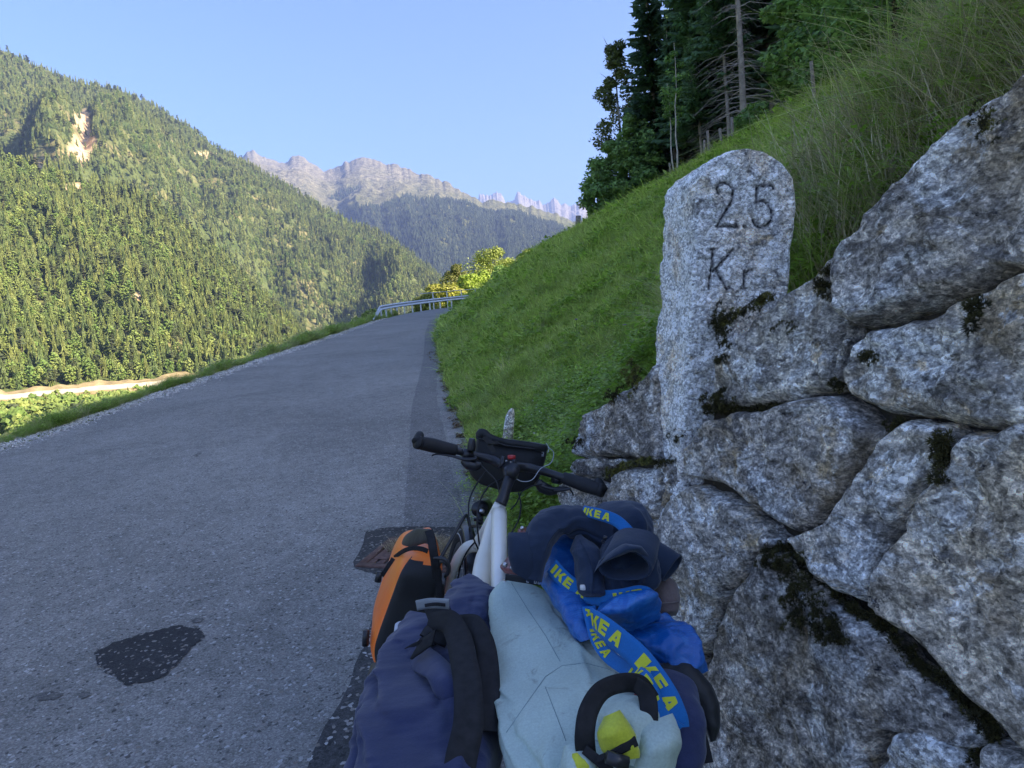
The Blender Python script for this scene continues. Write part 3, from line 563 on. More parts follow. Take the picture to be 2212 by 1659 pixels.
def conifer(u, y, hgt, proto, label, tr=.16, mt=None, name='spruce_tree', grp='spruces on the wooded rim above the meadow', wd=1.0, lean=0):
    x = (u-1106)/FOC*y; z = float(ground_z(np.array([x]), np.array([y]))[0]); o = empty(name, (x, y, z-.2), label, name.split('_')[0], grp); cr, dd = BIG[proto]; H_ = (15, 17, 14, 18)[proto]; s = hgt/H_
    o.rotation_euler = (0, lean, random.random()*0); c_ = link('crown', cr, None, o); c_.scale = (s*wd, s*wd, s); c_.rotation_euler = (0, 0, random.random()*6.28)
    if mt: c_.data = cr.copy(); c_.data.materials[0] = mt
    if dd: d_ = link('dead_branches', dd, None, o); d_.scale = (s, s, s); d_.rotation_euler = (0, 0, random.random()*6.28)
    link('trunk', trunk_mesh(hgt*.97, tr, .03, 9, 8, .02, int(u)), MBK, o); return o
CONS = [(1500, 50, 15, 0, 'spruce far back between the larch and the broad spruce', .15, 'spruce_tree', 1.3), (1545, 47, 16, 0, 'dense spruce behind the small one with dead branches', .15, 'spruce_tree', 1.3), (1625, 45, 18, 2, 'dense dark spruce behind the two bare trunks', .2, 'spruce_tree', 1.5), (1690, 42, 18, 2, 'dense dark spruce filling the gap right of the tall pale trunk', .2, 'spruce_tree', 1.5), (1780, 38, 18, 2, 'dense dark spruce behind the first maple sapling', .2, 'spruce_tree', 1.5), (1860, 36, 18, 2, 'dense dark spruce right of the maple saplings', .2, 'spruce_tree', 1.5), (1940, 34, 18, 2, 'dense dark spruce above the dry stalks', .2, 'spruce_tree', 1.5), (2040, 32, 18, 2, 'dense dark spruce above the tall grass at the top', .2, 'spruce_tree', 1.5),(1450, 42, 14.5, 2, 'tall dark larch with pointed top, leftmost conifer at the edge of the wood', .15, 'larch_tree', .95),
 (1560, 40, 17, 0, 'broad spruce just right of the gap of sky beside the pointed larch', .17, 'spruce_tree', 1.0), (1606, 37, 16, 1, 'spruce with thin reddish bare trunk left of the tall pale trunk', .11, 'spruce_tree', .8), (1637, 33, 18, 3, 'spruce with tall pale straight bare trunk standing in front of the wood', .17, 'spruce_tree', .95),
 (1700, 38, 16, 1, 'spruce right behind the tall pale trunk', .15, 'spruce_tree', 1.0), (1760, 34, 15, 3, 'spruce with thin bare trunk third from the tall pale trunk', .12, 'spruce_tree', .9), (1820, 36, 17, 1, 'dark spruce behind the leafy saplings above the milestone', .15, 'spruce_tree', 1.1), (1520, 42.5, 15, 0, 'spruce filling the background between larch and broad spruce', .15, 'spruce_tree', 1.0),
 (1900, 33, 15, 0, 'dark spruce behind the grey dry stalks on the bank', .15, 'spruce_tree', 1.1), (1980, 36, 17, 3, 'spruce high on the bank behind the tallest grass', .15, 'spruce_tree', 1.1), (1660, 41, 19, 0, 'spruce deep in the wood behind the tall pale trunk', .2, 'spruce_tree', 1.2), (1580, 42, 17, 1, 'spruce deep in the wood left of the thin reddish trunk', .2, 'spruce_tree', 1.2),
 (2060, 30, 14, 1, 'spruce at the top right behind the bank', .14, 'spruce_tree', 1.1), (2140, 34, 16, 0, 'spruce furthest right above the tall grass', .15, 'spruce_tree', 1.2), (1740, 41, 20, 0, 'tall spruce in the second row behind the leafy saplings', .2, 'spruce_tree', 1.2), (1840, 40, 20, 3, 'tall spruce in the second row behind the dry stalks', .2, 'spruce_tree', 1.2), (1490, 41, 10, 1, 'slim spruce with many grey dead branches beside the thin birch', .1, 'spruce_tree', .8), (1545, 38.5, 9, 1, 'small spruce with grey dead lower branches at the rim', .09, 'spruce_tree', .9)]
for u, y, h, pr, lb, tr, nm, wd in CONS: conifer(u, y, h, pr, lb, tr, MNEED2 if nm == 'larch_tree' else None, nm, 'conifers on the wooded rim above the meadow', wd)
def leafy(u, y, h, rw, seed, label, m_, name='leafy_tree', n=5000, leaf=.16, bark=None, grp=None, zoff=0, z0=.12, x=None, clumps=34):
    x = (u-1106)/FOC*y if x is None else x; z = float(ground_z(np.array([x]), np.array([y]))[0])+zoff
    o = empty(name, (x, y, z), label, 'tree' if 'tree' in name else name.split('_')[-1], grp); link('crown', setm(leafy_big(h, rw, seed, n, leaf, z0, clumps), m_), None, o); link('trunk', limbs(h, .02*h**.8, 2, seed+5, rw), bark or MBARK, o); return o
leafy(1352, 42, 5.2, 1.6, 201, 'low dark rounded tree at the left end of the wood', MLEAF, n=5200)
leafy(1402, 41.5, 6.0, 1.5, 202, 'dark bushy tree under the birch at the left end of the wood', MLEAF, n=5200)
leafy(1376, 44, 12, 1.5, 203, 'slender birch with sunlit drooping top left of the larch', MBIR, 'birch_tree', n=5200, leaf=.15, bark=MBK2, clumps=46)
leafy(1322, 41.5, 3.4, 1.0, 204, 'small dark shrub at the lower left corner of the wood', MLEAF, 'leafy_shrub', n=2600)
leafy(1432, 41, 4.2, 1.0, 205, 'dark leafy tree in front of the pointed larch', MLEAF, n=4600)
leafy(1752, 27, 6, 1.2, 206, 'green maple sapling right of the tall pale trunk', MLEAF, 'maple_tree', n=3600, leaf=.17)
leafy(1820, 24, 6, 1.3, 207, 'bright green maple sapling at the top behind the dry stalks', MLEAF, 'maple_tree', n=3600, leaf=.16)
leafy(1660, 30, 1.5, .9, 208, 'low green bush at the foot of the tall pale trunk', MLEAF, 'leafy_shrub', n=2600, leaf=.14)
leafy(1870, 18, 5, 1.5, 209, 'leafy shrub behind the grey dry stalks at the top', MLEAF, 'leafy_shrub', n=3000, leaf=.13)
leafy(1960, 14, 4.6, 1.6, 210, 'leafy shrub above the tall grass at the top right', MLEAF, 'leafy_shrub', n=3000, leaf=.11)
leafy(2100, 12, 4.5, 1.7, 211, 'dense leafy shrub behind the grass in the top right corner', MLEAF, 'leafy_shrub', n=3400, leaf=.10)
def birch(u, y, h, label):
    x = (u-1106)/FOC*y; z = float(ground_z(np.array([x]), np.array([y]))[0]); o = empty('birch_tree', (x, y, z-.2), label, 'birch'); link('trunk', trunk_mesh(h, .05, .012, 7, 9, .05, int(u)), MBK2, o); link('crown', setm(leafy_big(h, .7, int(u), 260, .12, .65, 10), MLEAF), None, o)
birch(1494, 34, 6.6, 'thin leaning birch with pale crooked trunk in front of the larch'); birch(1484, 35, 5.0, 'thinner pale birch stem just left of the crooked birch')
# trees at the bend, sunlit
BT = [(992, 62, 8.4, 1.6, 'slender pale green poplar left of the round olive tree at the bend', MBIR, 'poplar_tree', 558), (1066, 74, 9.5, 3.2, 'large round olive-green tree at the road bend', MOLI, 'leafy_tree', 528), (1135, 80, 7, 1.5, 'small upright tree right of the round olive tree', MOLI, 'leafy_tree', 533), (1012, 57, 4.4, 1.6, 'bright yellow-green bush behind the guardrail', MYEL, 'leafy_shrub', 590), (1046, 58, 4.2, 1.4, 'bright yellow-green bush right behind the second railing', MYEL, 'leafy_shrub', 583),
 (948, 53, 3.2, 1.7, 'orange-green autumn shrub behind the left part of the guardrail', MAUT, 'autumn_shrub', 612), (925, 50, 2.4, 1.3, 'low golden shrub behind the guardrail end', MAUT, 'autumn_shrub', 632), (812, 46, 1.6, 1.2, 'low orange shrub left of the guardrail start', MAUT, 'autumn_shrub', 672), (1085, 68, 6, 1.8, 'dark green tree under the round olive tree', MLEAF, 'leafy_tree', 570), (975, 55, 2.8, 1.3, 'yellowish shrub between autumn shrub and bright bush', MAUT, 'autumn_shrub', 620), (1008, 52, 2.2, 1.5, 'low green shrub seen under the guardrail beam', MYEL, 'leafy_shrub', 636), (1100, 78, 6.4, 1.7, 'olive-green tree between the round tree and the small upright tree', MOLI, 'leafy_tree', 552)]
for i, (u, y, h, rw, lb, m_, nm, vt) in enumerate(BT):
    y2 = max(y, 50)+9; h *= y2/y*1.2; rw *= y2/y*1.4; y = y2; p = P(u, vt, y); o = empty(nm, (p.x, p.y, p.z-h), lb, 'shrub' if 'shrub' in nm else 'tree'); link('crown', setm(leafy_big(h, rw, 300+i, int(3000+rw*1900), .16+.0*h, .04 if 'shrub' in nm else .15, 26), m_), None, o)
    gz = float(ground_z(np.array([p.x]), np.array([y]))[0]); th = max(h*.9, p.z-gz-h*.1); t_ = link('trunk', trunk_mesh(th, .035*h**.8, .02, 6, 4, .02, i), MBARK, o); t_.location = (0, 0, gz-(p.z-h)-.2)
    tag(o)
# ------------------------------------------------------------------ guardrail
MZN, t_, b_ = mat('galvanised_steel', .42, .5); b_.inputs['Metallic'].default_value = .75; n_ = noise(t_, coords(t_), 6, 5); setc(t_, b_, ramp(t_, n_, [(.3, (.42, .44, .46)), (.7, (.6, .62, .64))])); bump(t_, b_, n_, .1, .01)
def railing(name, ys, off, prof, post_h, step, label, cat, zf=lambda y: 0, pw=.05):
    ys = np.asarray(ys, float); xs = xl(ys)+off; zs = zroad(ys)+np.array([zf(q) for q in ys]); tx = np.gradient(xs); ty = np.gradient(ys); L = np.hypot(tx, ty); nx_, ny_ = ty/L, -tx/L
    o = empty(name, (xs[0], ys[0], zs[0]), label, cat); V = []
    for i in range(len(ys)):
        for d, h in prof: V.append((xs[i]+nx_[i]*d, ys[i]+ny_[i]*d, zs[i]+h))
    part('beam', mesh('beam', V, gridf(len(ys), len(prof), True)), MZN, o); s = np.concatenate([[0], np.cumsum(np.hypot(np.diff(xs), np.diff(ys)))]); q = 1.6
    while q < s[-1]:
        x_, y_, z_ = (np.interp(q, s, w_) for w_ in (xs, ys, zs)); a_ = np.interp(q, s, nx_), np.interp(q, s, ny_); bm = bmesh.new(); bmesh.ops.create_cube(bm, size=1, matrix=Matrix.Translation((x_-a_[0]*.09, y_-a_[1]*.09, z_+post_h/2-.4)) @ Matrix.Rotation(math.atan2(a_[1], a_[0]), 4, 'Z') @ Matrix.Diagonal((.09, pw, post_h+.8, 1)))
        me = bpy.data.meshes.new('post'); bm.to_mesh(me); bm.free(); part('post', me, MZN, o); q += step
    return o
W = [(.0, .46), (.035, .49), (.035, .53), (-.02, .58), (-.02, .61), (.035, .66), (.035, .70), (0, .75), (-.012, .75), (.02, .70), (.02, .66), (-.032, .61), (-.032, .58), (.02, .53), (.02, .49), (-.012, .46)]
railing('guardrail', np.linspace(36.6, 70, 70), -.30, W, .62, 1.33, 'galvanised steel crash barrier with sloping start on the outside of the bend', 'guardrail', lambda y: -.62*(1-sst(36.6, 39.2, y)))
PIPE = [(.03*math.cos(k*1.047), .03*math.sin(k*1.047)+1.0) for k in range(6)]
railing('pipe_railing', np.linspace(49.5, 75, 60), -1.6, PIPE, .98, 1.5, 'grey pipe handrail behind the crash barrier at the bend', 'railing', lambda y: .15)
# fence posts on the meadow rim and along the wood
MWD = plain('weathered_wood', (.26, .22, .18), .95, .1, sc=12, bsc=40, bd=.01, bmp=.6, var=.35)
def post(u, y, h, r_, label, tilt=0):
    x = (u-1106)/FOC*y; z = float(ground_z(np.array([x]), np.array([y]))[0]); me = trunk_mesh(h+.3, r_, r_*.85, 8, 3, .004, int(u)); bm = bmesh.new(); bm.from_mesh(me); bmesh.ops.contextual_create(bm, geom=[e for e in bm.edges if e.is_boundary and e.verts[0].co.z > h]); bm.to_mesh(me); bm.free()
    o = link('fence_post', me, MWD); o.location = (x, y, z-.3); o.rotation_euler = (0, tilt, 0); tag(o, label, 'fence post', 'weathered wooden posts along the rim of the meadow')
post(1270, 37, 1.0, .16, 'thick weathered post alone on the meadow rim left of the wood', .1)
for u, y, h, lb in ((1548, 24, .9, 'weathered fence post at the wood edge left of the milestone top'), (1562, 22, .9, 'pale leaning fence post near the thin birches'), (1478, 30, .8, 'small fence post right of the dark shrub'), (1590, 21, .7, 'short fence post above the milestone'), (1612, 20, .8, 'slim fence post below the thin reddish trunk'), (1790, 17, 1.0, 'grey fence post half hidden in grass above the milestone')): post(u, y, h, .05, lb, random.gauss(0, .08))
# meadow flowers
MPUR = plain('purple_petals', (.36, .18, .6), .6, .2, sc=30); MSTM = plain('flower_stem', (.10, .18, .05), .6, .2)
def flower(u, v, y, s, label):
    p = P(u, v, y); z = float(ground_z(np.array([p.x]), np.array([p.y]))[0]); o = empty('scabious_flower', (p.x, p.y, z), label, 'flower', 'purple scabious flowers in the meadow'); V = []; F = []
    for k in range(14):
        an = k*6.283/14; b0 = len(V); el = .25+.3*(k % 2); a_ = Vector((math.cos(an)*math.cos(el), math.sin(an)*math.cos(el), math.sin(el)))*s; sd = Vector((-math.sin(an), math.cos(an), 0))*s*.28; V += [p, p+a_*.7+sd, p+a_*1.05, p+a_*.7-sd]; F.append((b0, b0+1, b0+2, b0+3))
    part('petals', mesh('petals', [tuple(w_) for w_ in V], F, False), MPUR, o); q = Vector((p.x-.02, p.y, z)); V = [q+Vector((.003, 0, 0)), q-Vector((.003, 0, 0)), p-Vector((.002, 0, 0)), p+Vector((.002, 0, 0)), q+Vector((0, .003, 0)), p+Vector((0, .002, 0))]
    part('stem', mesh('stem', [tuple(w_) for w_ in V], [(0, 1, 2, 3), (0, 4, 5, 3), (1, 4, 5, 2)], False), MSTM, o)
flower(1349, 703, 6.6, .028, 'purple scabious closest to the milestone'); flower(1245, 691, 7.6, .026, 'purple scabious furthest left in the meadow'); flower(1290, 679, 8.2, .018, 'pale purple scabious in the middle, highest of the three'); flower(1313, 709, 6.9, .014, 'tiny pinkish scabious just below the others')
# ------------------------------------------------------------------ dry stone wall
def rock_mat(name, c0, c1, warm, spots=1.0, lich=.5, paint=False, sc=1.0):
    m, t, b = mat(name, .9, .25); v = coords(t); mp = nd(t, 'ShaderNodeMapping'); mp.inputs['Scale'].default_value = (sc, sc, sc*1.25); mp.inputs['Rotation'].default_value = (.5, .3, .2); t.links.new(v, mp.inputs[0]); v = mp.outputs[0]
    at0 = nd(t, 'ShaderNodeObjectInfo'); ad = nd(t, 'ShaderNodeVectorMath', operation='ADD'); t.links.new(v, ad.inputs[0]); cm = nd(t, 'ShaderNodeCombineXYZ'); mu = nd(t, 'ShaderNodeMath', operation='MULTIPLY', i_1=37.0); t.links.new(at0.outputs['Random'], mu.inputs[0]); t.links.new(mu.outputs[0], cm.inputs[0]); t.links.new(cm.outputs[0], ad.inputs[1]); v = ad.outputs[0]
    big = noise(t, v, 3.2, 6, .6, .6); mid = noise(t, v, 16, 8, .72, .5); fine = noise(t, v, 75, 5, .7); gr = noise(t, v, 190, 3, .7); lc = noise(t, v, 5.5, 9, .72, .5); sp = noise(t, v, 26, 6, .8, .3)
    c = ramp(t, mid, [(.38, tuple(x*.72 for x in c0)), (.48, c0), (.56, c1), (.66, tuple(min(.8, x*1.2) for x in c1))])
    c = mix(t, ramp(t, big, [(.5, g(0)), (.66, g(.55))]), c, warm)
    c = mix(t, ramp(t, sp, [(.60, g(0)), (.66, g(.85*spots))]), c, (.035, .032, .036))
    c = mix(t, ramp(t, lc, [(.52, g(0)), (.55, g(.8*lich)), (.7, g(1.0*lich))]), c, ramp(t, fine, [(.35, (.50, .49, .47)), (.6, (.80, .79, .75))])); ln2 = noise(t, v, 9, 9, .75, .6); c = mix(t, ramp(t, ln2, [(.56, g(0)), (.62, g(.8))]), c, (.10, .095, .09)); oc = noise(t, v, 7.3, 7, .7, .5); c = mix(t, ramp(t, oc, [(.60, g(0)), (.68, g(.7))]), c, warm)
    c = mix(t, 1, c, ramp(t, fine, [(.33, g(.5)), (.5, g(1)), (.68, g(1.5))]), 'MULTIPLY'); c = mix(t, .9, c, ramp(t, gr, [(.38, g(.65)), (.62, g(1.35))]), 'MULTIPLY')
    if paint:
        at = nd(t, 'ShaderNodeAttribute', attribute_name='paint'); f = nd(t, 'ShaderNodeMath', operation='MULTIPLY'); t.links.new(at.outputs['Fac'], f.inputs[0]); t.links.new(ramp(t, fine, [(.38, g(.25)), (.5, g(1))]), f.inputs[1]); c = mix(t, f.outputs[0], c, (.018, .018, .024))
    vg = nd(t, 'ShaderNodeTexVoronoi', i_Scale=135); t.links.new(v, vg.inputs['Vector']); sg = nd(t, 'ShaderNodeSeparateColor'); t.links.new(vg.outputs['Color'], sg.inputs[0]); c = mix(t, .85, c, ramp(t, sg.outputs[0], [(0, g(.55)), (.5, g(1.05)), (1, g(1.55))]), 'MULTIPLY'); vh = nd(t, 'ShaderNodeTexVoronoi', i_Scale=62); t.links.new(v, vh.inputs['Vector']); sh = nd(t, 'ShaderNodeSeparateColor'); t.links.new(vh.outputs['Color'], sh.inputs[0]); c = mix(t, .6, c, ramp(t, sh.outputs[1], [(0, g(.6)), (.5, g(1)), (1, g(1.4))]), 'MULTIPLY')
    setc(t, b, c); n = bump(t, b, mid, .6, .010); n = bump(t, b, fine, .9, .006, n); bump(t, b, gr, .6, .002, n); return m
RM = [rock_mat('gneiss_grey', (0.305, 0.276, 0.237), (0.559, 0.510, 0.429), (0.559, 0.396, 0.193), 1.0, .9), rock_mat('gneiss_dark', (0.254, 0.228, 0.199), (0.534, 0.480, 0.414), (0.407, 0.300, 0.161), 1.2, .6), rock_mat('gneiss_pale', (0.382, 0.348, 0.300), (0.661, 0.600, 0.515), (0.636, 0.468, 0.237), .9, 1.0), rock_mat('gneiss_ochre', (0.356, 0.300, 0.226), (0.636, 0.540, 0.407), (0.559, 0.360, 0.150), 1.3, .6)]
E1 = Vector((-.352, .936, 0)).normalized(); E2 = E1.cross(WN).normalized(); E2 = -E2 if E2.z < 0 else E2
def w2(u, v): p = wall_pt(u, v)-WA; return p.dot(E1), p.dot(E2)
wall = empty('dry_stone_wall', (WA.x, WA.y, 0), 'rough grey retaining wall of big lichen-covered boulders descending to the road', 'wall')
def loop_smooth(P_, n):
    P_ = np.asarray(P_, float); N = len(P_); d = np.linalg.norm(np.roll(P_, -1, 0)-P_, axis=1); s = np.concatenate([[0], np.cumsum(d)]); q = np.linspace(0, s[-1], n, endpoint=False); out = []
    for x in q:
        i = min(N-1, np.searchsorted(s, x, 'right')-1); f = (x-s[i])/max(d[i], 1e-6); p0, p1, p2, p3 = (P_[(i+k) % N] for k in (-1, 0, 1, 2)); cr = .5*((2*p1)+(p2-p0)*f+(2*p0-5*p1+4*p2-p3)*f*f+(3*p1-p0-3*p2+p3)*f**3); out.append(.55*cr+.45*(p1*(1-f)+p2*f))
    return np.array(out)
def stone(px, k, mt, bulge=.05, tilt=(0, 0), nring=26, n=104, seed=0):
    b = loop_smooth([w2(u, v) for u, v in px], n); c = b.mean(0); rel = b-c
    ang = np.arange(n)/n*6.283; jit = .009*vn(np.stack([b[:, 0]*14, b[:, 1]*14, 0*ang], 1))+.006*vn(np.stack([b[:, 0]*45, b[:, 1]*45, 0*ang+seed], 1)); L = np.linalg.norm(rel, axis=1); size = L.mean(); rel = rel*(1+(jit+.005)/L)[:, None]
    f = np.concatenate([np.linspace(.0, .8, int(nring*.55), endpoint=False), np.linspace(.8, 1, nring-int(nring*.55))]); V = []
    for fi in f:
        p = c+rel*fi; de = (1-fi)*L; R_ = min(.032, size*.35); q = np.clip(de/R_, 0, 1); prof = np.clip(1-(1-q)**2.2, 0, 1)**.62; x, y = p[:, 0], p[:, 1]
        lo = fbm(np.stack([x*4, y*4, 0*x+seed*3.1], 1), 2); md = ridged(np.stack([x*13, y*13, 0*x+seed], 1), 3); hi = fbm(np.stack([x*60, y*60, 0*x+seed], 1), 4, .65)
        h = -.045+(bulge*.5+.045)*prof+(lo*.013+md*.007+.007*np.abs(vn(np.stack([x*6+seed, y*6, 0*x], 1))))*prof+hi*.0055+(tilt[0]*(x-c[0])+tilt[1]*(y-c[1]))*prof
        for j in range(n): V.append(WA+E1*x[j]+E2*y[j]+WN*h[j])
    x, y = (c+rel*.97).T
    for j in range(n): V.append(WA+E1*x[j]+E2*y[j]-WN*.14)
    return part('stone', mesh('stone', [tuple(q) for q in V], gridf(len(f)+1, n, True)), mt, wall)
ST = [([(2300, 130), (2212, 192), (2100, 272), (1960, 402), (1905, 470), (1870, 520), (1842, 545), (1828, 600), (1824, 650), (1846, 700), (1880, 711), (1950, 690), (2050, 652), (2140, 617), (2212, 592), (2300, 560)], 1, .09, (.1, 0)),
 ([(2300, 585), (2212, 612), (2120, 642), (2040, 682), (1960, 697), (1900, 716), (1868, 740), (1850, 790), (1845, 830), (1864, 860), (1920, 888), (2000, 900), (2060, 914), (2130, 922), (2300, 925)], 0, .075, (0, 0)),
 ([(1832, 738), (1862, 732), (1848, 770), (1840, 822), (1828, 800), (1826, 765)], 0, .03, (0, 0)),
 ([(1826, 562), (1800, 580), (1750, 615), (1700, 655), (1650, 682), (1602, 740), (1562, 790), (1545, 840), (1532, 878), (1560, 882), (1620, 884), (1680, 878), (1740, 864), (1790, 850), (1822, 836), (1826, 780), (1832, 735), (1846, 712), (1822, 655)], 0, .06, (0, 0)),
 ([(1482, 1000), (1500, 960), (1540, 914), (1600, 893), (1650, 884), (1720, 870), (1770, 856), (1815, 858), (1860, 884), (1900, 912), (1922, 938), (1900, 978), (1860, 1030), (1820, 1088), (1790, 1130), (1750, 1158), (1715, 1150), (1670, 1112), (1600, 1062), (1540, 1040), (1495, 1028)], 1, .07, (0, .05)),
 ([(1932, 937), (1980, 908), (2050, 906), (2098, 930), (2082, 980), (2040, 1030), (1990, 1090), (1950, 1150), (1928, 1210), (1908, 1288), (1880, 1306), (1830, 1286), (1780, 1246), (1740, 1206), (1718, 1172), (1755, 1164), (1800, 1130), (1830, 1085), (1875, 1020), (1910, 975)], 2, .06, (0, 0)),
 ([(2112, 937), (2180, 932), (2300, 938), (2300, 1640), (2212, 1582), (2150, 1534), (2080, 1466), (2010, 1398), (1950, 1348), (1908, 1316), (1902, 1290), (1922, 1230), (1952, 1170), (2000, 1092), (2052, 1032), (2092, 982)], 3, .095, (.05, 0)),
 ([(1422, 1142), (1440, 1100), (1490, 1052), (1560, 1062), (1640, 1112), (1700, 1168), (1680, 1182), (1640, 1202), (1600, 1260), (1562, 1300), (1547, 1350), (1530, 1410), (1470, 1400), (1400, 1310), (1385, 1220)], 2, .05, (0, 0)),
 ([(1706, 1184), (1760, 1244), (1830, 1304), (1880, 1342), (1960, 1406), (2050, 1486), (2110, 1540), (2150, 1596), (2120, 1620), (2060, 1600), (2000, 1566), (1950, 1566), (1912, 1600), (1880, 1660), (1868, 1740), (1500, 1740), (1512, 1600), (1534, 1480), (1552, 1372), (1572, 1306), (1622, 1236), (1652, 1194)], 1, .035, (0, .0)),
 ([(1920, 1640), (1955, 1580), (2000, 1572), (2050, 1590), (2090, 1616), (2108, 1660), (2110, 1760), (1885, 1760)], 2, .07, (0, 0)),
 ([(2132, 1640), (2152, 1604), (2212, 1626), (2300, 1670), (2300, 1760), (2125, 1760)], 2, .08, (0, 0)),
 ([(1436, 786), (1400, 815), (1350, 850), (1310, 880), (1290, 893), (1296, 940), (1290, 984), (1340, 985), (1380, 995), (1440, 997), (1440, 900)], 1, .05, (0, 0)),
 ([(1284, 888), (1262, 915), (1250, 950), (1243, 984), (1284, 986), (1290, 940)], 0, .04, (0, 0)),
 ([(1252, 992), (1290, 988), (1300, 1008), (1286, 1030), (1252, 1030), (1237, 1010)], 0, .03, (0, 0)),
 ([(1230, 1022), (1280, 1036), (1308, 1048), (1318, 1088), (1280, 1110), (1225, 1104), (1214, 1062)], 2, .04, (0, 0)),
 ([(1306, 992), (1350, 990), (1352, 1004), (1320, 1012)], 0, .02, (0, 0)),
 ([(1332, 1030), (1370, 1008), (1428, 1010), (1444, 1048), (1428, 1098), (1400, 1118), (1350, 1108), (1322, 1080)], 2, .045, (0, 0)),
 ([(1446, 1002), (1478, 1006), (1488, 1038), (1470, 1060), (1448, 1090), (1436, 1098), (1452, 1050)], 0, .03, (0, 0)),
 ([(1322, 1104), (1400, 1126), (1416, 1146), (1380, 1230), (1340, 1300), (1260, 1300), (1220, 1190), (1228, 1112)], 0, .04, (0, 0)),
 ([(1180, 1316), (1290, 1310), (1370, 1400), (1356, 1520), (1200, 1500)], 1, .04, (0, 0)), ([(1384, 1322), (1460, 1408), (1524, 1424), (1500, 1600), (1392, 1620), (1372, 1500)], 0, .04, (0, 0)), ([(1200, 1520), (1370, 1540), (1384, 1740), (1220, 1740)], 0, .04, (0, 0)), ([(1396, 1640), (1490, 1620), (1490, 1760), (1400, 1760)], 2, .04, (0, 0)),
 ([(2312, 128), (2420, 40), (2560, 20), (2620, 300), (2560, 540), (2320, 560)], 0, .08, (0, 0)), ([(2312, 590), (2560, 560), (2620, 800), (2560, 960), (2316, 925)], 1, .08, (0, 0)), ([(2316, 942), (2560, 980), (2700, 1300), (2620, 1700), (2316, 1650)], 2, .08, (0, 0))]
for i, (px, mi, bg, tl) in enumerate(ST): stone(px, i, RM[mi], bg, tl, seed=i+1)
# dark core behind the stones
core = [(1245, 985), (1290, 905), (1440, 800), (1560, 800), (1660, 692), (1828, 572), (1900, 492), (2080, 305), (2300, 150), (2600, 20), (2700, 900), (2700, 1800), (1300, 1800), (1200, 1500), (1215, 1100)]
cp = [wall_pt(u, v, -.034) for u, v in core]; cb = [p-WN*.22 for p in cp]; n_ = len(cp)
MCORE = plain('earth_between_stones', (.07, .06, .045), 1, .05, sc=20, bsc=50, bd=.02, bmp=.8)
part('earth_core', mesh('core', [tuple(p) for p in cp+cb], [list(range(n_)), list(range(2*n_-1, n_-1, -1))]+[(i, n_+i, n_+(i+1) % n_, (i+1) % n_) for i in range(n_)], False), MCORE, wall)
# moss in the joints
MMOSS = leafmat('moss', [(.05, .045, .018), (.08, .07, .02), (.035, .032, .016)], .95, 0); MMOSSY = leafmat('bright_moss', [(.20, .18, .04), (.14, .14, .035)], .95, 0)
def mosstuft(s):
    r = random.Random(s); V = []; F = []
    for k in range(60):
        d = Vector((r.gauss(0, 1), r.gauss(0, 1), abs(r.gauss(0, .8)))).normalized(); p = d*.8; q = d*(1+.35*r.random())+Vector((r.gauss(0, .1), r.gauss(0, .1), 0)); sd = d.cross(Vector((r.gauss(0, 1), r.gauss(0, 1), 1))).normalized()*.10; b0 = len(V); V += [p*.6+sd, p*.6-sd, q]; F.append((b0, b0+1, b0+2))
    return mesh('moss', [tuple(v) for v in V], F, False)
MT = [setm(mosstuft(1), MMOSS), setm(mosstuft(2), MMOSS), setm(mosstuft(3), MMOSSY)]
mp_, ms_, mk_ = [], [], []
def moss(u, v, su, sv, n, s=.012, off=.03, k=(0, 1)):
    for _ in range(int(n*.6)+(n == 1 and random.random() < .65)): mp_.append(tuple(wall_pt(u+random.gauss(0, su), v+random.gauss(0, sv), off+random.gauss(0, .006)))); ms_.append(s*(.6+.8*random.random())); mk_.append(random.choice(k))
def mossline(pts, n, w_, s=.010, off=.0, k=(0, 1)):
    for _ in range(n):
        i = random.randrange(len(pts)-1); f = random.random(); u = pts[i][0]*(1-f)+pts[i+1][0]*f; v = pts[i][1]*(1-f)+pts[i+1][1]*f; moss(u, v, w_, w_*.7, 1, s, off, k)
mossline([(1650, 1165), (1700, 1185), (1760, 1246), (1830, 1306), (1890, 1346), (1960, 1410), (2050, 1490), (2130, 1560), (2150, 1600)], 420, 9, .010, .0)
for u, v, a_, n in ((1720, 1225, 20, 70), (1755, 1285, 24, 80), (1800, 1340, 28, 90), (1840, 1370, 20, 60), (1690, 1200, 14, 40)): moss(u, v, a_, a_*.7, n, .009, .036)
moss(1941, 783, 9, 8, 26, .008, .07); moss(1930, 778, 6, 5, 12, .008, .07); moss(1760, 717, 6, 6, 16, .007, .065); moss(1727, 716, 4, 4, 8, .006, .065); mossline([(1606, 735), (1600, 772), (1592, 790)], 40, 5, .008, .05)
mossline([(1535, 884), (1580, 884), (1640, 886), (1700, 876)], 130, 9, .010, .01); moss(1590, 868, 16, 9, 50, .010, .045); moss(1815, 632, 7, 12, 34, .009, .045); moss(1822, 590, 6, 6, 16, .008, .04); mossline([(1826, 810), (1832, 850)], 24, 6, .008, .02)
mossline([(1595, 705), (1640, 680), (1700, 645)], 110, 5, .009, .045, (0, 1, 2)); moss(1560, 702, 16, 16, 70, .010, .02); moss(2205, 288, 14, 18, 60, .006, .085, (0, 1, 2)); moss(2190, 690, 8, 16, 30, .010, .09); moss(2080, 985, 10, 24, 60, .011, .05); moss(1945, 920, 16, 8, 40, .009, .0)
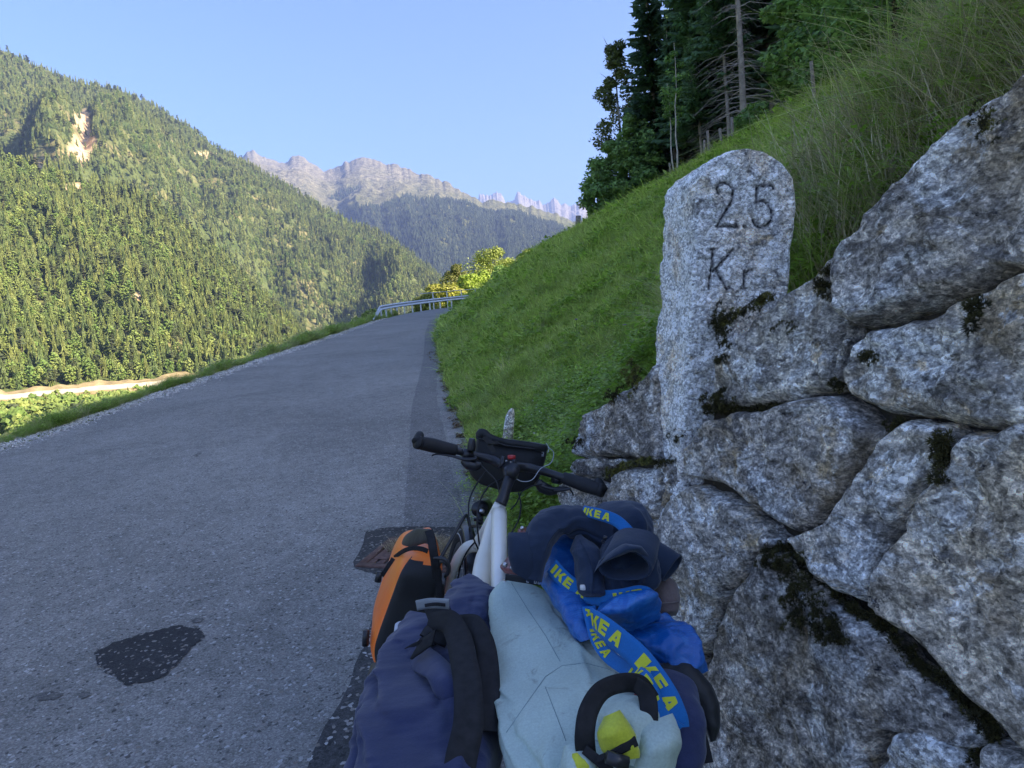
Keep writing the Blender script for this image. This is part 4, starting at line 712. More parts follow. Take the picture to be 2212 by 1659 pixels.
mossline([(1330, 1025), (1370, 1002), (1425, 996)], 80, 5, .010, .02, (0, 2)); moss(1408, 820, 7, 14, 60, .010, .06, (2, 2, 0)); mossline([(1340, 870), (1380, 840)], 26, 5, .009, .05); moss(1493, 940, 9, 8, 30, .009, .03); moss(1270, 960, 14, 6, 26, .009, .04); moss(1355, 860, 8, 6, 16, .008, .05); moss(1445, 1000, 14, 6, 40, .009, .02); mossline([(1905, 1320), (1860, 1330)], 10, 6, .01, 0)
mossline([(2100, 1600), (2140, 1650)], 30, 14, .012, .0)
n = len(mp_); rt = np.zeros((n, 3)); rt[:, 1] = -1.2+rng.normal(0, .25, n); rt[:, 2] = rng.uniform(-.3, .7, n)
scatter('wall_moss', mp_, rt, ms_, mk_, MT, 'dark and olive moss cushions in the joints of the boulder wall', 'moss')
# ------------------------------------------------------------------ milestone
A_ = P(1474, 943, 1.76); B_ = P(1508, 400, 1.74); C_ = P(1722, 432, 1.768); UP = (B_-A_); hgt = UP.length; UP.normalize(); RT = (C_-B_); RT = (RT-UP*RT.dot(UP)); Wd = RT.length; RT.normalize(); BK = UP.cross(RT); BK = -BK if BK.y < 0 else BK
LOW = .45; HT = hgt+LOW+.098; O_ = A_-UP*LOW
def fpt(u, v):
    d = ray(u, v); c = Vector((0, 0, CAMZ)); k = (A_-c).dot(BK)/d.dot(BK); p = c+d*k-O_; return p.dot(RT), p.dot(UP)
zz_ = lambda L_: [fpt(1382.5+x*.4166, 276.5+y*.4166) for x, y in L_]
STR = [zz_([(412, 335), (403, 312), (415, 292), (440, 282), (468, 292), (484, 325), (484, 365), (465, 405), (440, 445), (418, 482), (408, 508)]), zz_([(408, 510), (450, 506), (512, 512), (505, 496)]), zz_([(543, 508), (549, 512)]), zz_([(696, 312), (690, 296), (612, 298)]), zz_([(612, 298), (607, 385)]), zz_([(607, 385), (640, 375), (672, 392), (690, 430), (686, 475), (665, 505), (630, 512), (602, 498), (592, 476)]),
 zz_([(386, 628), (376, 720), (362, 832)]), zz_([(372, 628), (402, 626)]), zz_([(482, 630), (430, 690), (385, 742)]), zz_([(400, 735), (428, 790), (448, 836), (462, 826)]), zz_([(545, 740), (540, 832)]), zz_([(530, 832), (552, 832)]), zz_([(545, 760), (566, 738), (584, 736)])]
def sdist(a, b):
    d = np.full(a.shape, 9.)
    for s in STR:
        for (x0, y0), (x1, y1) in zip(s[:-1], s[1:]):
            vx, vy = x1-x0, y1-y0; q = np.clip(((a-x0)*vx+(b-y0)*vy)/(vx*vx+vy*vy+1e-9), 0, 1); d = np.minimum(d, np.hypot(a-x0-q*vx, b-y0-q*vy))
    return d
NA, NB = 120, 400
tb = np.linspace(0, 1, NB); bb = HT*tb; rad = Wd/2; Hs = HT-rad*.86; hw = np.where(bb < Hs, rad, rad*np.sqrt(np.clip(1-((bb-Hs)/(HT-Hs))**2, .0004, 1))); hw = hw*(1-.03*(bb/HT)**2)+.004*vn(np.stack([bb*18, 0*bb, 0*bb], 1))*(hw > .03)
sa = np.linspace(-1, 1, NA); AA = rad+sa[None, :]*hw[:, None]; BB = np.repeat(bb[:, None], NA, 1)
edge = np.minimum((1-np.abs(sa))[None, :]*hw[:, None], (HT-BB)); rnd = .007*(1-np.clip(edge/.012, 0, 1))**2
q3 = np.stack([AA.ravel()*1., BB.ravel(), 0*AA.ravel()], 1); rough = (fbm(q3*22, 4, .6)*.0045+ridged(q3*48+3, 3)*.003+.004*fbm(q3*5, 2)).reshape(AA.shape)
sd = sdist(AA.ravel(), BB.ravel()).reshape(AA.shape)+.0012*vn(q3*160).reshape(AA.shape); carve = np.clip(1-(sd/.0062)**2, 0, 1)*.005; pa = np.clip(1.25-sd/.0052, 0, 1)*np.where(BB > HT-.40, 1, .0+.75)*(1-.6*(AA > rad*1.05)*(BB < HT-.36)); pa[BB > HT] = 0
dep = rnd+rough+carve; V = (np.array(O_)[None, None]+AA[..., None]*np.array(RT)+BB[..., None]*np.array(UP)+dep[..., None]*np.array(BK)); FV = V.reshape(-1, 3); FF = gridf(NB, NA)
ms = empty('milestone', tuple(A_), 'pale lichen-spotted granite kilometre stone with round top and black carved 2.5', 'milestone')
lo = [(i*NA) for i in range(NB)]; ro = [(i*NA+NA-1) for i in range(NB)]; rim = lo+ro[::-1]; D_ = .24; ND = 40; rimV = FV[rim]; SVs = [rimV]
for k in range(1, ND+1):
    d = D_*k/ND; p = rimV+np.array(BK)*d; nz = fbm(p*20, 4, .6)*.006+ridged(p*45, 3)*.002; cen = np.array(O_)+np.array(RT)*rad+np.array(UP)*(rimV-np.array(O_))@np.array(UP)[:, None] if False else None
    bco = (p-np.array(O_))@np.array(UP); aco = (p-np.array(O_))@np.array(RT)-rad; nx_ = np.where(bco < Hs, np.sign(aco), aco/rad); ny_ = np.where(bco < Hs, 0, (bco-Hs)/rad); w_ = min(1, k/3); p = p+(nx_*nz*w_)[:, None]*np.array(RT)+(ny_*nz*w_)[:, None]*np.array(UP)-np.array(UP)*0; SVs.append(p)
SV = np.concatenate(SVs); MROCK = rock_mat('milestone_granite', (.80, .79, .76), (.95, .94, .90), (.80, .62, .40), .45, .9, True, 1.5)
fr_ = mesh('front', FV, FF); attr(fr_, 'paint', pa.ravel()); sd_ = mesh('side', SV, gridf(ND+1, len(rim))); bm = bmesh.new(); bm.from_mesh(fr_); bm.from_mesh(sd_); bmesh.ops.recalc_face_normals(bm, faces=bm.faces); me = bpy.data.meshes.new('stone_body'); bm.to_mesh(me); bm.free(); me.polygons.foreach_set('use_smooth', [True]*len(me.polygons))
part('stone_body', me, MROCK, ms)
# small marker stone in the grass
def rockblob(name, rows, mt, seed, n=40):
    V = []
    for (uL, vL, uR, vR, y, th) in rows:
        L_, R_ = P(uL, vL, y), P(uR, vR, y); c = (L_+R_)/2+Vector((0, th/2, 0)); hx = (R_-L_)/2
        for j in range(n): an = 6.283*j/n; V.append(c+hx*math.copysign(abs(math.cos(an))**.6, math.cos(an))+Vector((0, th/2, 0))*math.copysign(abs(math.sin(an))**.6, math.sin(an)))
    V = np.array([tuple(v) for v in V]); V += fbm(V*25+seed, 3)[:, None]*.006*np.array([1, 1, .4]); return link(name, mesh(name, V, gridf(len(rows), n, True)), mt)
rows = [(1104+0, 882, 1108, 883, 5.3, .03), (1098, 889, 1110, 890, 5.3, .07), (1093, 900, 1111, 902, 5.3, .09), (1089, 920, 1110, 923, 5.3, .10), (1085, 950, 1109, 953, 5.3, .11), (1081, 990, 1107, 993, 5.3, .11), (1078, 1030, 1105, 1030, 5.3, .11)]
tag(rockblob('marker_stone', rows, RM[2], 4), 'small pointed pale stone standing in the grass beyond the handlebar bag', 'stone')
# ------------------------------------------------------------------ touring bicycle and its load
def vec(q): return P(*q) if len(q) == 3 else Vector(q[:3])
def tube_mesh(pts, r, n=10, name='tube', cap=True, closed=False, sub=6, oval=1):
    pts = [Vector(p) for p in pts]
    if len(pts) > 2 and sub > 1:
        q = []; N = len(pts)
        for i in range(N-1):
            p0, p1, p2, p3 = pts[max(i-1, 0)], pts[i], pts[i+1], pts[min(i+2, N-1)]
            for k in range(sub): f = k/sub; q.append(.5*((2*p1)+(p2-p0)*f+(2*p0-5*p1+4*p2-p3)*f*f+(3*p1-p0-3*p2+p3)*f**3))
        q.append(pts[-1])
        if not isinstance(r, (int, float)): r = [np.interp(i/(len(q)-1)*(N-1), range(N), r) for i in range(len(q))]
        pts = q
    if isinstance(r, (int, float)): r = [r]*len(pts)
    V = []; F = []; nrm = None
    for i, p in enumerate(pts):
        d = (pts[min(i+1, len(pts)-1)]-pts[max(i-1, 0)]).normalized()
        if nrm is None: nrm = d.cross(Vector((0, 0, 1)) if abs(d.z) < .9 else Vector((1, 0, 0))).normalized()
        nrm = (nrm-d*nrm.dot(d)).normalized(); b = d.cross(nrm)
        for j in range(n): a_ = 6.28318*j/n; V.append(p+(nrm*math.cos(a_)+b*math.sin(a_)*oval)*r[i])
    F = [tuple(int(w_) for w_ in q) for q in gridf(len(pts), n, True)]
    if cap: F.append(tuple(range(n-1, -1, -1))); F.append(tuple(range((len(pts)-1)*n, len(pts)*n)))
    return mesh(name, [tuple(v) for v in V], F)
def joinm(ms, name):
    bm = bmesh.new()
    for m_ in ms: bm.from_mesh(m_)
    me = bpy.data.meshes.new(name); bm.to_mesh(me); bm.free(); me.polygons.foreach_set('use_smooth', [True]*len(me.polygons)); return me
def loft(rows, nth=56, nlen=48, e=.85, folds=(), seed=0, ns=.004, nf=9, ridge=0, capz=True, depth_back=1.0):
    """rows: (uL, vL, yL, uR, vR, yR, bulge). Closed body whose outline is the given one, bulging to the viewer"""
    R_ = []
    for uL, vL, yL, uR, vR, yR, bg in rows:
        L_, Q_ = P(uL, vL, yL), P(uR, vR, yR); R_.append(np.array([*L_, *Q_, bg]))
    R_ = np.array(R_); N = len(R_); t = np.linspace(0, N-1, nlen); out = []
    for x in t:
        i = min(int(x), N-2); f = x-i; p0, p1, p2, p3 = R_[max(i-1, 0)], R_[i], R_[i+1], R_[min(i+2, N-1)]; out.append(.5*((2*p1)+(p2-p0)*f+(2*p0-5*p1+4*p2-p3)*f*f+(3*p1-p0-3*p2+p3)*f**3))
    out = np.array(out); C_ = (out[:, :3]+out[:, 3:6])/2; V = np.zeros((nlen, nth, 3)); th = np.arange(nth)/nth*6.28318
    ax = np.gradient(C_, axis=0)
    for i in range(nlen):
        h = (out[i, 3:6]-out[i, :3])/2; a_ = ax[i]/(np.linalg.norm(ax[i])+1e-9); to = np.array([0, 0, CAMZ])-C_[i]; to /= np.linalg.norm(to); hn = h/(np.linalg.norm(h)+1e-9); bv = to-hn*to.dot(hn); bv /= np.linalg.norm(bv); c_, s_ = np.cos(th), np.sin(th); cc = np.sign(c_)*np.abs(c_)**e; ss = np.sign(s_)*np.abs(s_)**e
        bq = out[i, 6]*np.where(ss > 0, 1, depth_back); V[i] = C_[i]+cc[:, None]*h+(ss*bq)[:, None]*bv
    U, S = np.meshgrid(np.linspace(0, 1, nlen), th, indexing='ij'); p = V.reshape(-1, 3)
    ctr = np.repeat(C_, nth, 0); nr = p-ctr; nr /= (np.linalg.norm(nr, axis=1)[:, None]+1e-9)
    d = ns*fbm(p*nf+seed, 4, .55)
    if ridge: d = d-ridge*.75+ridge*(ridged(np.stack([p[:, 0]*7+.5*vn(p*4+seed), p[:, 1]*7, p[:, 2]*7+seed], 1)+.35*np.stack([vn(p*5+seed), vn(p*5+9+seed), vn(p*5+19+seed)], 1), 3))
    if ridge: d = d+ridge*.35*ridged(p*19+seed, 3)
    for fx in folds: d = d+fx(U.ravel(), S.ravel(), p)
    p = p+nr*d[:, None]; F = [tuple(int(w_) for w_ in q) for q in gridf(nlen, nth, True)]
    k0 = len(p); p = np.concatenate([p, p[:nth].mean(0)[None], p[-nth:].mean(0)[None]])
    F += [(k0, (j+1) % nth, j) for j in range(nth)]+[(k0+1, (nlen-1)*nth+j, (nlen-1)*nth+(j+1) % nth) for j in range(nth)]
    return mesh('loft', p, F)
def crease(u0, th0, u1, th1, w_, amp):   # a straight fold in (length, angle) space
    def f(U, S, p):
        x0, y0, x1, y1 = u0, th0, u1, th1; vx, vy = (x1-x0), (y1-y0)/3; q = np.clip(((U-x0)*vx+(S-y0)/3*vy)/(vx*vx+vy*vy), 0, 1); dd = np.hypot(U-x0-q*vx, (S-y0)/3-q*vy); return amp*np.exp(-(dd/w_)**2)*np.sin(np.pi*np.clip(q, .05, .95))**.5
    return f
def ribbon(pts, width, th=.0018, name='strap', n=60, nw=5, wob=0, off=.0):
    """pts: (u, v, y, angle) centre line and picture angle of the width direction (degrees, 0 = to the right), optional width factor"""
    Q = []
    for q in pts:
        p = P(q[0], q[1], q[2]); a_ = R(q[3]); wv = (rgt*math.cos(a_)+upv*math.sin(a_)-fwd*(q[5] if len(q) > 5 else 0)).normalized(); wf = q[4] if len(q) > 4 else 1; Q.append([*p, *(wv*wf)])
    Q = np.array(Q); N = len(Q); t = np.linspace(0, N-1, n); out = []
    for x in t:
        i = min(int(x), N-2); f = x-i; p0, p1, p2, p3 = Q[max(i-1, 0)], Q[i], Q[i+1], Q[min(i+2, N-1)]; out.append(.5*((2*p1)+(p2-p0)*f+(2*p0-5*p1+4*p2-p3)*f*f+(3*p1-p0-3*p2+p3)*f**3))
    out = np.array(out); C_ = out[:, :3]; Wv = out[:, 3:]; T = np.gradient(C_, axis=0); T /= np.linalg.norm(T, axis=1)[:, None]; Wv = Wv-T*(Wv*T).sum(1)[:, None]*.6
    Nn = np.cross(T, Wv); Nn /= (np.linalg.norm(Nn, axis=1)[:, None]+1e-9); to = np.array([0, 0, CAMZ])-C_; sg = np.sign((Nn*to).sum(1)); s0 = np.sign(sg.sum()) or 1; Nn *= s0; L_ = np.concatenate([[0], np.cumsum(np.linalg.norm(np.diff(C_, axis=0), axis=1))])
    def at(s, w_, lift=0):           # s metres along, w_ -.5 .. .5 across
        c = np.array([np.interp(s, L_, C_[:, k]) for k in range(3)]); wv = np.array([np.interp(s, L_, Wv[:, k]) for k in range(3)]); nn = np.array([np.interp(s, L_, Nn[:, k]) for k in range(3)]); return c+wv*width*w_+nn*(lift+.004*wob*math.sin(s*60)*w_)
    V = []
    for i in range(n):
        for k in range(nw): V.append(at(L_[i], k/(nw-1)-.5, th/2))
        for k in range(nw-1, -1, -1): V.append(at(L_[i], k/(nw-1)-.5, -th/2))
    F = [tuple(int(w_) for w_ in q) for q in gridf(n, 2*nw, True)]; return mesh(name, V, F), at, L_[-1]
GLY = {'I': [[(.3, 0), (.7, 0), (.7, 1), (.3, 1)]], 'K': [[(0, 0), (.3, 0), (.3, 1), (0, 1)], [(.3, .42), (.66, 1), (1, 1), (.48, .3)], [(.38, .55), (.64, .68), (1.02, 0), (.68, 0)]], 'E': [[(0, 0), (.32, 0), (.32, 1), (0, 1)], [(.32, 0), (.85, 0), (.85, .24), (.32, .24)], [(.32, .39), (.8, .39), (.8, .62), (.32, .62)], [(.32, .76), (.85, .76), (.85, 1), (.32, 1)]], 'A': [[(0, 0), (.3, 0), (.62, 1), (.32, 1)], [(.7, 0), (1.02, 0), (.68, 1), (.45, .9)], [(.25, .2), (.78, .2), (.7, .42), (.3, .42)]]}
GLY['B'] = [[(0, 0), (.28, 0), (.28, 1), (0, 1)], [(.28, .8), (.8, .8), (.8, 1), (.28, 1)], [(.28, 0), (.85, 0), (.85, .2), (.28, .2)], [(.28, .42), (.8, .42), (.8, .6), (.28, .6)], [(.62, .2), (.88, .2), (.88, .8), (.62, .8)]]
GLY['R'] = [[(0, 0), (.28, 0), (.28, 1), (0, 1)], [(.28, .8), (.85, .8), (.85, 1), (.28, 1)], [(.28, .42), (.85, .42), (.85, .62), (.28, .62)], [(.6, .6), (.88, .6), (.88, .82), (.6, .82)], [(.35, .44), (.62, .44), (.95, 0), (.65, 0)]]
GLY['O'] = [[(0, 0), (.28, 0), (.28, 1), (0, 1)], [(.62, 0), (.9, 0), (.9, 1), (.62, 1)], [(.28, .8), (.62, .8), (.62, 1), (.28, 1)], [(.28, 0), (.62, 0), (.62, .2), (.28, .2)]]
def letters(at, items, h, wl, flip=1, lift=.0018, cross=0):
    """items: (character, s start); letters read along the strap, h share of the width, wl letter width in metres"""
    V = []; F = []
    for ch, s0 in items:
        for qd in GLY[ch]:
            n1 = 5; b0 = len(V)
            for i in range(n1):
                for j in range(n1):
                    a_, b_ = i/(n1-1), j/(n1-1); x = (qd[0][0]*(1-a_)+qd[1][0]*a_)*(1-b_)+(qd[3][0]*(1-a_)+qd[2][0]*a_)*b_; y = (qd[0][1]*(1-a_)+qd[1][1]*a_)*(1-b_)+(qd[3][1]*(1-a_)+qd[2][1]*a_)*b_
                    V.append(at(s0+x*wl, flip*(y-.5)*h, lift))
            F += [tuple(b0+int(w_) for w_ in q) for q in gridf(n1, n1)]
    return mesh('lettering', V, F)
# materials
def fabric(name, c, sc=420, rough=.75, dirt=0, sheen=.2, var=.18, spec=.25):
    m, t, b = mat(name, rough, spec); v = coords(t); n = noise(t, v, 7, 5); wv = noise(t, v, sc, 3, .6)
    cc = ramp(t, n, [(.3, tuple(x*(1-var) for x in c)), (.7, tuple(x*(1+var) for x in c))]); mm = ramp(t, wv, [(.35, g(.55)), (.65, g(1.2))]); cc = mix(t, .25, cc, mm, 'MULTIPLY'); 
    if dirt: dn = noise(t, v, 11, 7, .7, .8); cc = mix(t, ramp(t, dn, [(.57, g(0)), (.66, g(dirt))]), cc, (.09, .085, .075))
    setc(t, b, cc); b.inputs['Sheen Weight'].default_value = sheen; nb = bump(t, b, mm, .25, .0006); bump(t, b, noise(t, v, 22, 5, .6), .35, .006, nb); return m
MCREAM, t_, b_ = mat('cream_paint', .35, .5); n_ = noise(t_, coords(t_), 18, 5); setc(t_, b_, ramp(t_, n_, [(.3, (.82, .77, .66)), (.7, (.88, .84, .74))])); b_.inputs['Coat Weight'].default_value = .3
MBLK = plain('black_rubber', (.018, .018, .02), .65, .4, sc=30, bsc=300, bd=.0006, bmp=.4); MALU = plain('black_anodised', (.022, .022, .026), .35, .5, sc=20, bmp=.05); MSIL = plain('steel', (.55, .55, .56), .3, .5, 1.0, .1); MRED = plain('red_plastic', (.5, .03, .03), .4, .5)
MTYRE = plain('tyre_rubber', (.035, .035, .038), .85, .2, sc=20, bsc=160, bd=.002, bmp=.7); MREFL = plain('reflective_line', (.45, .47, .5), .4, .5); MRUB = plain('charcoal_fabric_strap', (.022, .022, .024), .85, .2, sc=60, bsc=420, bd=.0008, bmp=.5)
MLEA = plain('brown_leather', (.16, .045, .03), .3, .5, sc=20, var=.35, bsc=140, bd=.0008)
MORA, t_, b_ = mat('orange_tarpaulin', .38, .5); n_ = noise(t_, coords(t_), 9, 5, .6, .5); setc(t_, b_, ramp(t_, n_, [(.3, (1, .17, .015)), (.7, (1, .26, .03))])); bump(t_, b_, n_, .5, .01)
MBLF = fabric('black_tarpaulin', (.016, .017, .019), 300, .55, sheen=.05, spec=.4); MNAV = fabric('navy_canvas', (.025, .033, .088), 380, .8); MTEAL = fabric('pale_teal_tarpaulin', (.42, .51, .45), 300, .6, .55, .05, .1, .35); MJAC = fabric('dark_navy_fleece', (.018, .030, .058), 500, .9, sheen=.15, var=.25); MCAP = fabric('taupe_cotton', (.17, .13, .12), 300, .9); MLIME = fabric('lime_nylon', (.50, .52, .04), 300, .5)
MIK, t_, b_ = mat('blue_woven_plastic', .32, .6); v_ = coords(t_); w1 = nd(t_, 'ShaderNodeTexWave', i_Scale=170, i_Distortion=.4, bands_direction='X'); t_.links.new(v_, w1.inputs[0]); w2_ = nd(t_, 'ShaderNodeTexWave', i_Scale=170, i_Distortion=.4, bands_direction='Z'); t_.links.new(v_, w2_.inputs[0]); n_ = noise(t_, v_, 30, 7, .75, 1.0); wk = mix(t_, .5, w1.outputs[0], w2_.outputs[0])
c_ = mix(t_, ramp(t_, n_, [(.5, g(0)), (.62, g(.55))]), (.006, .12, .46), (.06, .26, .68)); c_ = mix(t_, .35, c_, wk, 'MULTIPLY'); setc(t_, b_, c_); nb = bump(t_, b_, wk, .3, .001); bump(t_, b_, n_, .5, .004, nb)  # paler blue on the wrinkle noise paints highlights onto the crumples
MSTR = fabric('blue_webbing', (.008, .14, .42), 500, .7); MYL, t_, b_ = mat('yellow_lettering', .7, .3); w1 = nd(t_, 'ShaderNodeTexWave', i_Scale=330, i_Distortion=1.5, bands_direction='Z'); t_.links.new(coords(t_), w1.inputs[0]); setc(t_, b_, ramp(t_, w1.outputs[0], [(.2, (.38, .40, .02)), (.6, (.72, .72, .05))]))
bike = empty('touring_bicycle', (-.12, 1.6, .13), 'cream touring bicycle leaning right against the boulder wall, loaded with bags', 'bicycle')
# frame
H0 = P(1081, 1089, 2.02); FC = P(1032, 1178, 2.12); TT1 = P(1078, 1112, 2.0); TTE = P(1078, 1345, 1.43); DT1 = P(1068, 1112, 2.04); DTM = P(1038, 1262, 1.92); BB = P(1030, 1262, 1.92)+Vector((-.07, -.38, -.40)); ST0 = TTE
fm = [tube_mesh([H0, P(1050, 1150, 2.09), FC], [.0185, .021, .023], 18, sub=4), tube_mesh([TT1+Vector((0, .02, .0)), TT1.lerp(TTE, .4), TTE], [.024, .0215, .019], 18, sub=4), tube_mesh([DT1, DT1.lerp(DTM, .5), DTM, BB], [.017, .026, .029, .026], 20, sub=6), tube_mesh([TTE+Vector((.02, 0, .03)), BB], .016, 14, sub=1), tube_mesh([BB+Vector((-.06, 0, -.02)), BB+Vector((.08, 0, .026))], .024, 14, sub=1)]
RA = BB+Vector((-.03, -.44, .03))
for sx in (-.065, .065): fm += [tube_mesh([TTE+Vector((0, 0, -.02)), RA+Vector((sx, 0, sx*-.3))], .009, 10, sub=1), tube_mesh([BB, RA+Vector((sx, 0, sx*-.3))], .011, 10, sub=1)]
frame = part('frame', joinm(fm, 'frame'), MCREAM, bike)
for u, v, y in ((1080, 1135, 1.93), (1080, 1164, 1.86)):
    p = P(u, v, y-.02); to = (Vector((0, 0, CAMZ))-p).normalized(); b_o = part('bolt', joinm([tube_mesh([p-to*.01, p+to*.003], .0052, 12, sub=1), tube_mesh([p+to*.003, p+to*.0045], .0034, 6, sub=1)], 'bolt'), MSIL, bike)
# fork and wheels
AX = P(984, 1374, 2.34); ax2 = AX
LEAN = Vector((.29, 0, .957)).normalized(); SD = Vector((.97, .165, -.19)).normalized(); FW = LEAN.cross(SD).normalized(); FW = FW if FW.y > 0 else -FW
fk = []
for s_, mid, top in ((-1, P(977, 1240, 2.17), P(1004, 1188, 2.13)), (1, P(1040, 1262, 2.24), P(1046, 1195, 2.16))):
    fk.append(tube_mesh([FC+Vector((0, .0, .0)), top, mid, AX+SD*.05*s_], [.020, .019, .0155, .009], 14, sub=8))
fork = part('fork', joinm(fk, 'fork'), MCREAM, bike)
def wheel(name, c, sd, parent_label=None):
    fw = Vector((0, 1, .08)); fw = (fw-sd*fw.dot(sd)).normalized(); up = sd.cross(fw).normalized(); up = up if up.z > 0 else -up; N = 72; prof_t = [(.022*math.cos(a_), .345+.024*math.sin(a_)) for a_ in np.linspace(-.9, 4.04, 11)]
    def rev(pr, nm):
        V = [c+sd*a_+(fw*math.cos(6.28318*k/N)+up*math.sin(6.28318*k/N))*r for k in range(N) for a_, r in pr]; n_p = len(pr); F = [((k*n_p+j), (k*n_p+j+1), ((k+1) % N*n_p+j+1), ((k+1) % N*n_p+j)) for k in range(N) for j in range(n_p-1)]; return mesh(nm, [tuple(v) for v in V], F)
    wh = bpy.data.objects.new(name, None); COL.objects.link(wh); wh.parent = bike; wh.location = -M0[bike.name]
    link('tyre', rev(prof_t, 'tyre'), MTYRE, wh); link('rim', rev([(-.012, .325), (-.012, .305), (0, .298), (.012, .305), (.012, .325)], 'rim'), MALU, wh); link('reflective_line', joinm([rev([(s_*.0222, .352), (s_*.0214, .357)], 'l') for s_ in (-1, 1)], 'line'), MREFL, wh); link('hub', tube_mesh([c-sd*.05, c+sd*.05], .018, 12, sub=1), MALU, wh); sp = []
    for k in range(28): a_ = 6.28318*k/28; e_ = c+(fw*math.cos(a_)+up*math.sin(a_))*.302; sp.append(tube_mesh([c+sd*(.03 if k % 2 else -.03)+(fw*math.cos(a_+.5)+up*math.sin(a_+.5))*.018, e_], .0012, 4, sub=1, cap=False))
    link('spokes', joinm(sp, 'spokes'), MSIL, wh)
    pts = [c+(fw*math.cos(a_)+up*math.sin(a_))*.385 for a_ in np.linspace(.35 if name == 'front_wheel' else .9, 3.3, 14)]; return pts
mud = wheel('front_wheel', AX, SD); wheel('rear_wheel', RA, Vector((.957, 0, -.29)))
part('mudguard', tube_mesh(mud[3:], .021, 8, sub=2, oval=.35), MALU, bike)
# stem, bars, grips
CL = P(1094, 1006, 2.17); part('stem', joinm([tube_mesh([H0, P(1086, 1078, 2.03), P(1094, 1052, 2.06), P(1103, 1028, 2.09)], [.0185, .0175, .0165, .018], 16), tube_mesh([P(1103, 1030, 2.08), CL], [.019, .017], 16, sub=1), tube_mesh([P(1109, 1012, 2.06), P(1106, 1026, 2.09)], [.0195, .0195], 18, sub=1)], 'stem'), MALU, bike)
BR = [P(898, 953, 2.12), P(940, 962, 2.15), P(1010, 980, 2.19), P(1060, 992, 2.2), CL, P(1140, 1010, 2.2), P(1190, 1023, 2.17), P(1250, 1042, 2.13), P(1300, 1058, 2.09)]
hb_ = part('handlebar', tube_mesh(BR, [.011, .011, .012, .0155, .0165, .0155, .013, .011, .011], 14), MALU, bike)
def grip(a_, b_, c_, tip): return joinm([tube_mesh([a_, b_, c_], [.0205, .0235, .0185], 18, sub=8), tube_mesh([a_+(a_-b_).normalized()*.012, a_], [.021, .0225], 18, sub=1), tube_mesh([a_+(a_-b_).normalized()*.008, a_+Vector((0, .02, .02)), tip], [.019, .014, .007], 12, sub=5)], 'grip')
link('grip', grip(P(906, 956, 2.12), P(935, 962, 2.15), P(985, 973, 2.175), P(905, 938, 2.17)), MBLK, hb_); link('grip', grip(P(1296, 1058, 2.09), P(1262, 1047, 2.12), P(1218, 1032, 2.16), P(1292, 1037, 2.13)), MBLK, hb_)
for px in ([(1000, 988), (1003, 1003), (1022, 1004), (1020, 990)], [(1196, 1040), (1200, 1030), (1216, 1034), (1212, 1044)]): link('clamp', tube_mesh([P(px[0][0], px[0][1]-8, 2.17), P(px[3][0], px[3][1]-8, 2.18)], .0175, 14, sub=1), MALU, hb_)
for pts, nm in (([(1030, 990), (1005, 992), (975, 985), (945, 981), (933, 984)], 'brake_lever'), ([(1165, 1048), (1195, 1056), (1222, 1053), (1235, 1062), (1238, 1070)], 'brake_lever')): part(nm, tube_mesh([P(u, v, 2.15) for u, v in pts], [.011, .010, .006, .0045, .005], 10, oval=.6), MALU, bike)
for pts in ([(1000, 992), (1012, 1002), (1028, 1006), (1040, 1003)], [(1160, 1040), (1172, 1052), (1188, 1060), (1204, 1062)]): part('shifter', tube_mesh([P(u, v, 2.16) for u, v in pts], [.012, .019, .017, .007], 12), MALU, bike)
part('thumb_lever', tube_mesh([P(1198, 1060, 2.14), P(1218, 1058, 2.12), P(1232, 1056, 2.11)], [.006, .005, .004], 8), MALU, bike)
part('cap_button', tube_mesh([P(1105, 991, 2.14), P(1105, 984, 2.14)], .0125, 16, sub=1), MRED, bike)
part('bell', tube_mesh([P(1018, 973, 2.16), P(1019, 957, 2.16), P(1020, 947, 2.16)], [.013, .013, .009], 12, sub=3), MALU, bike)
ph = bmesh.new(); 
for q in ([(1042, 944), (1052, 942), (1072, 975), (1062, 978)], [(1052, 955), (1075, 952), (1078, 958), (1055, 962)], [(1046, 944), (1062, 948), (1064, 953), (1050, 950)]):
    vs = [ph.verts.new(P(u, v, 2.13)) for u, v in q]+[ph.verts.new(P(u, v, 2.14)) for u, v in q]
    for f_ in ((0, 1, 2, 3), (7, 6, 5, 4), (0, 4, 5, 1), (1, 5, 6, 2), (2, 6, 7, 3), (3, 7, 4, 0)): ph.faces.new([vs[i] for i in f_])
me = bpy.data.meshes.new('mount'); ph.to_mesh(me); ph.free(); part('phone_mount', me, MALU, bike)
CAB = [[(1052, 1015, 2.17), (1030, 1045, 2.16), (1014, 1080, 2.12), (1013, 1118, 2.08), (1022, 1160, 2.05), (1034, 1188, 2.08)], [(1086, 1034, 2.15), (1056, 1050, 2.12), (1036, 1085, 2.08), (1031, 1130, 2.05), (1036, 1180, 2.06)], [(1120, 1065, 2.15), (1125, 1090, 2.1), (1121, 1120, 2.06), (1106, 1150, 2.0), (1094, 1170, 1.97)], [(1032, 1165, 2.1), (1010, 1190, 2.1), (993, 1230, 2.15), (983, 1290, 2.2)]]
for c_ in CAB: part('cable', tube_mesh([P(*q) for q in c_], .0026, 8), MBLK, bike)
part('light_wire', tube_mesh([P(1184, 966, 2.2), P(1196, 978, 2.2), P(1190, 1000, 2.18), P(1168, 1012, 2.16), P(1150, 1036, 2.12), P(1128, 1040, 2.1), P(1112, 1032, 2.08)], .0014, 6), MREFL, bike)
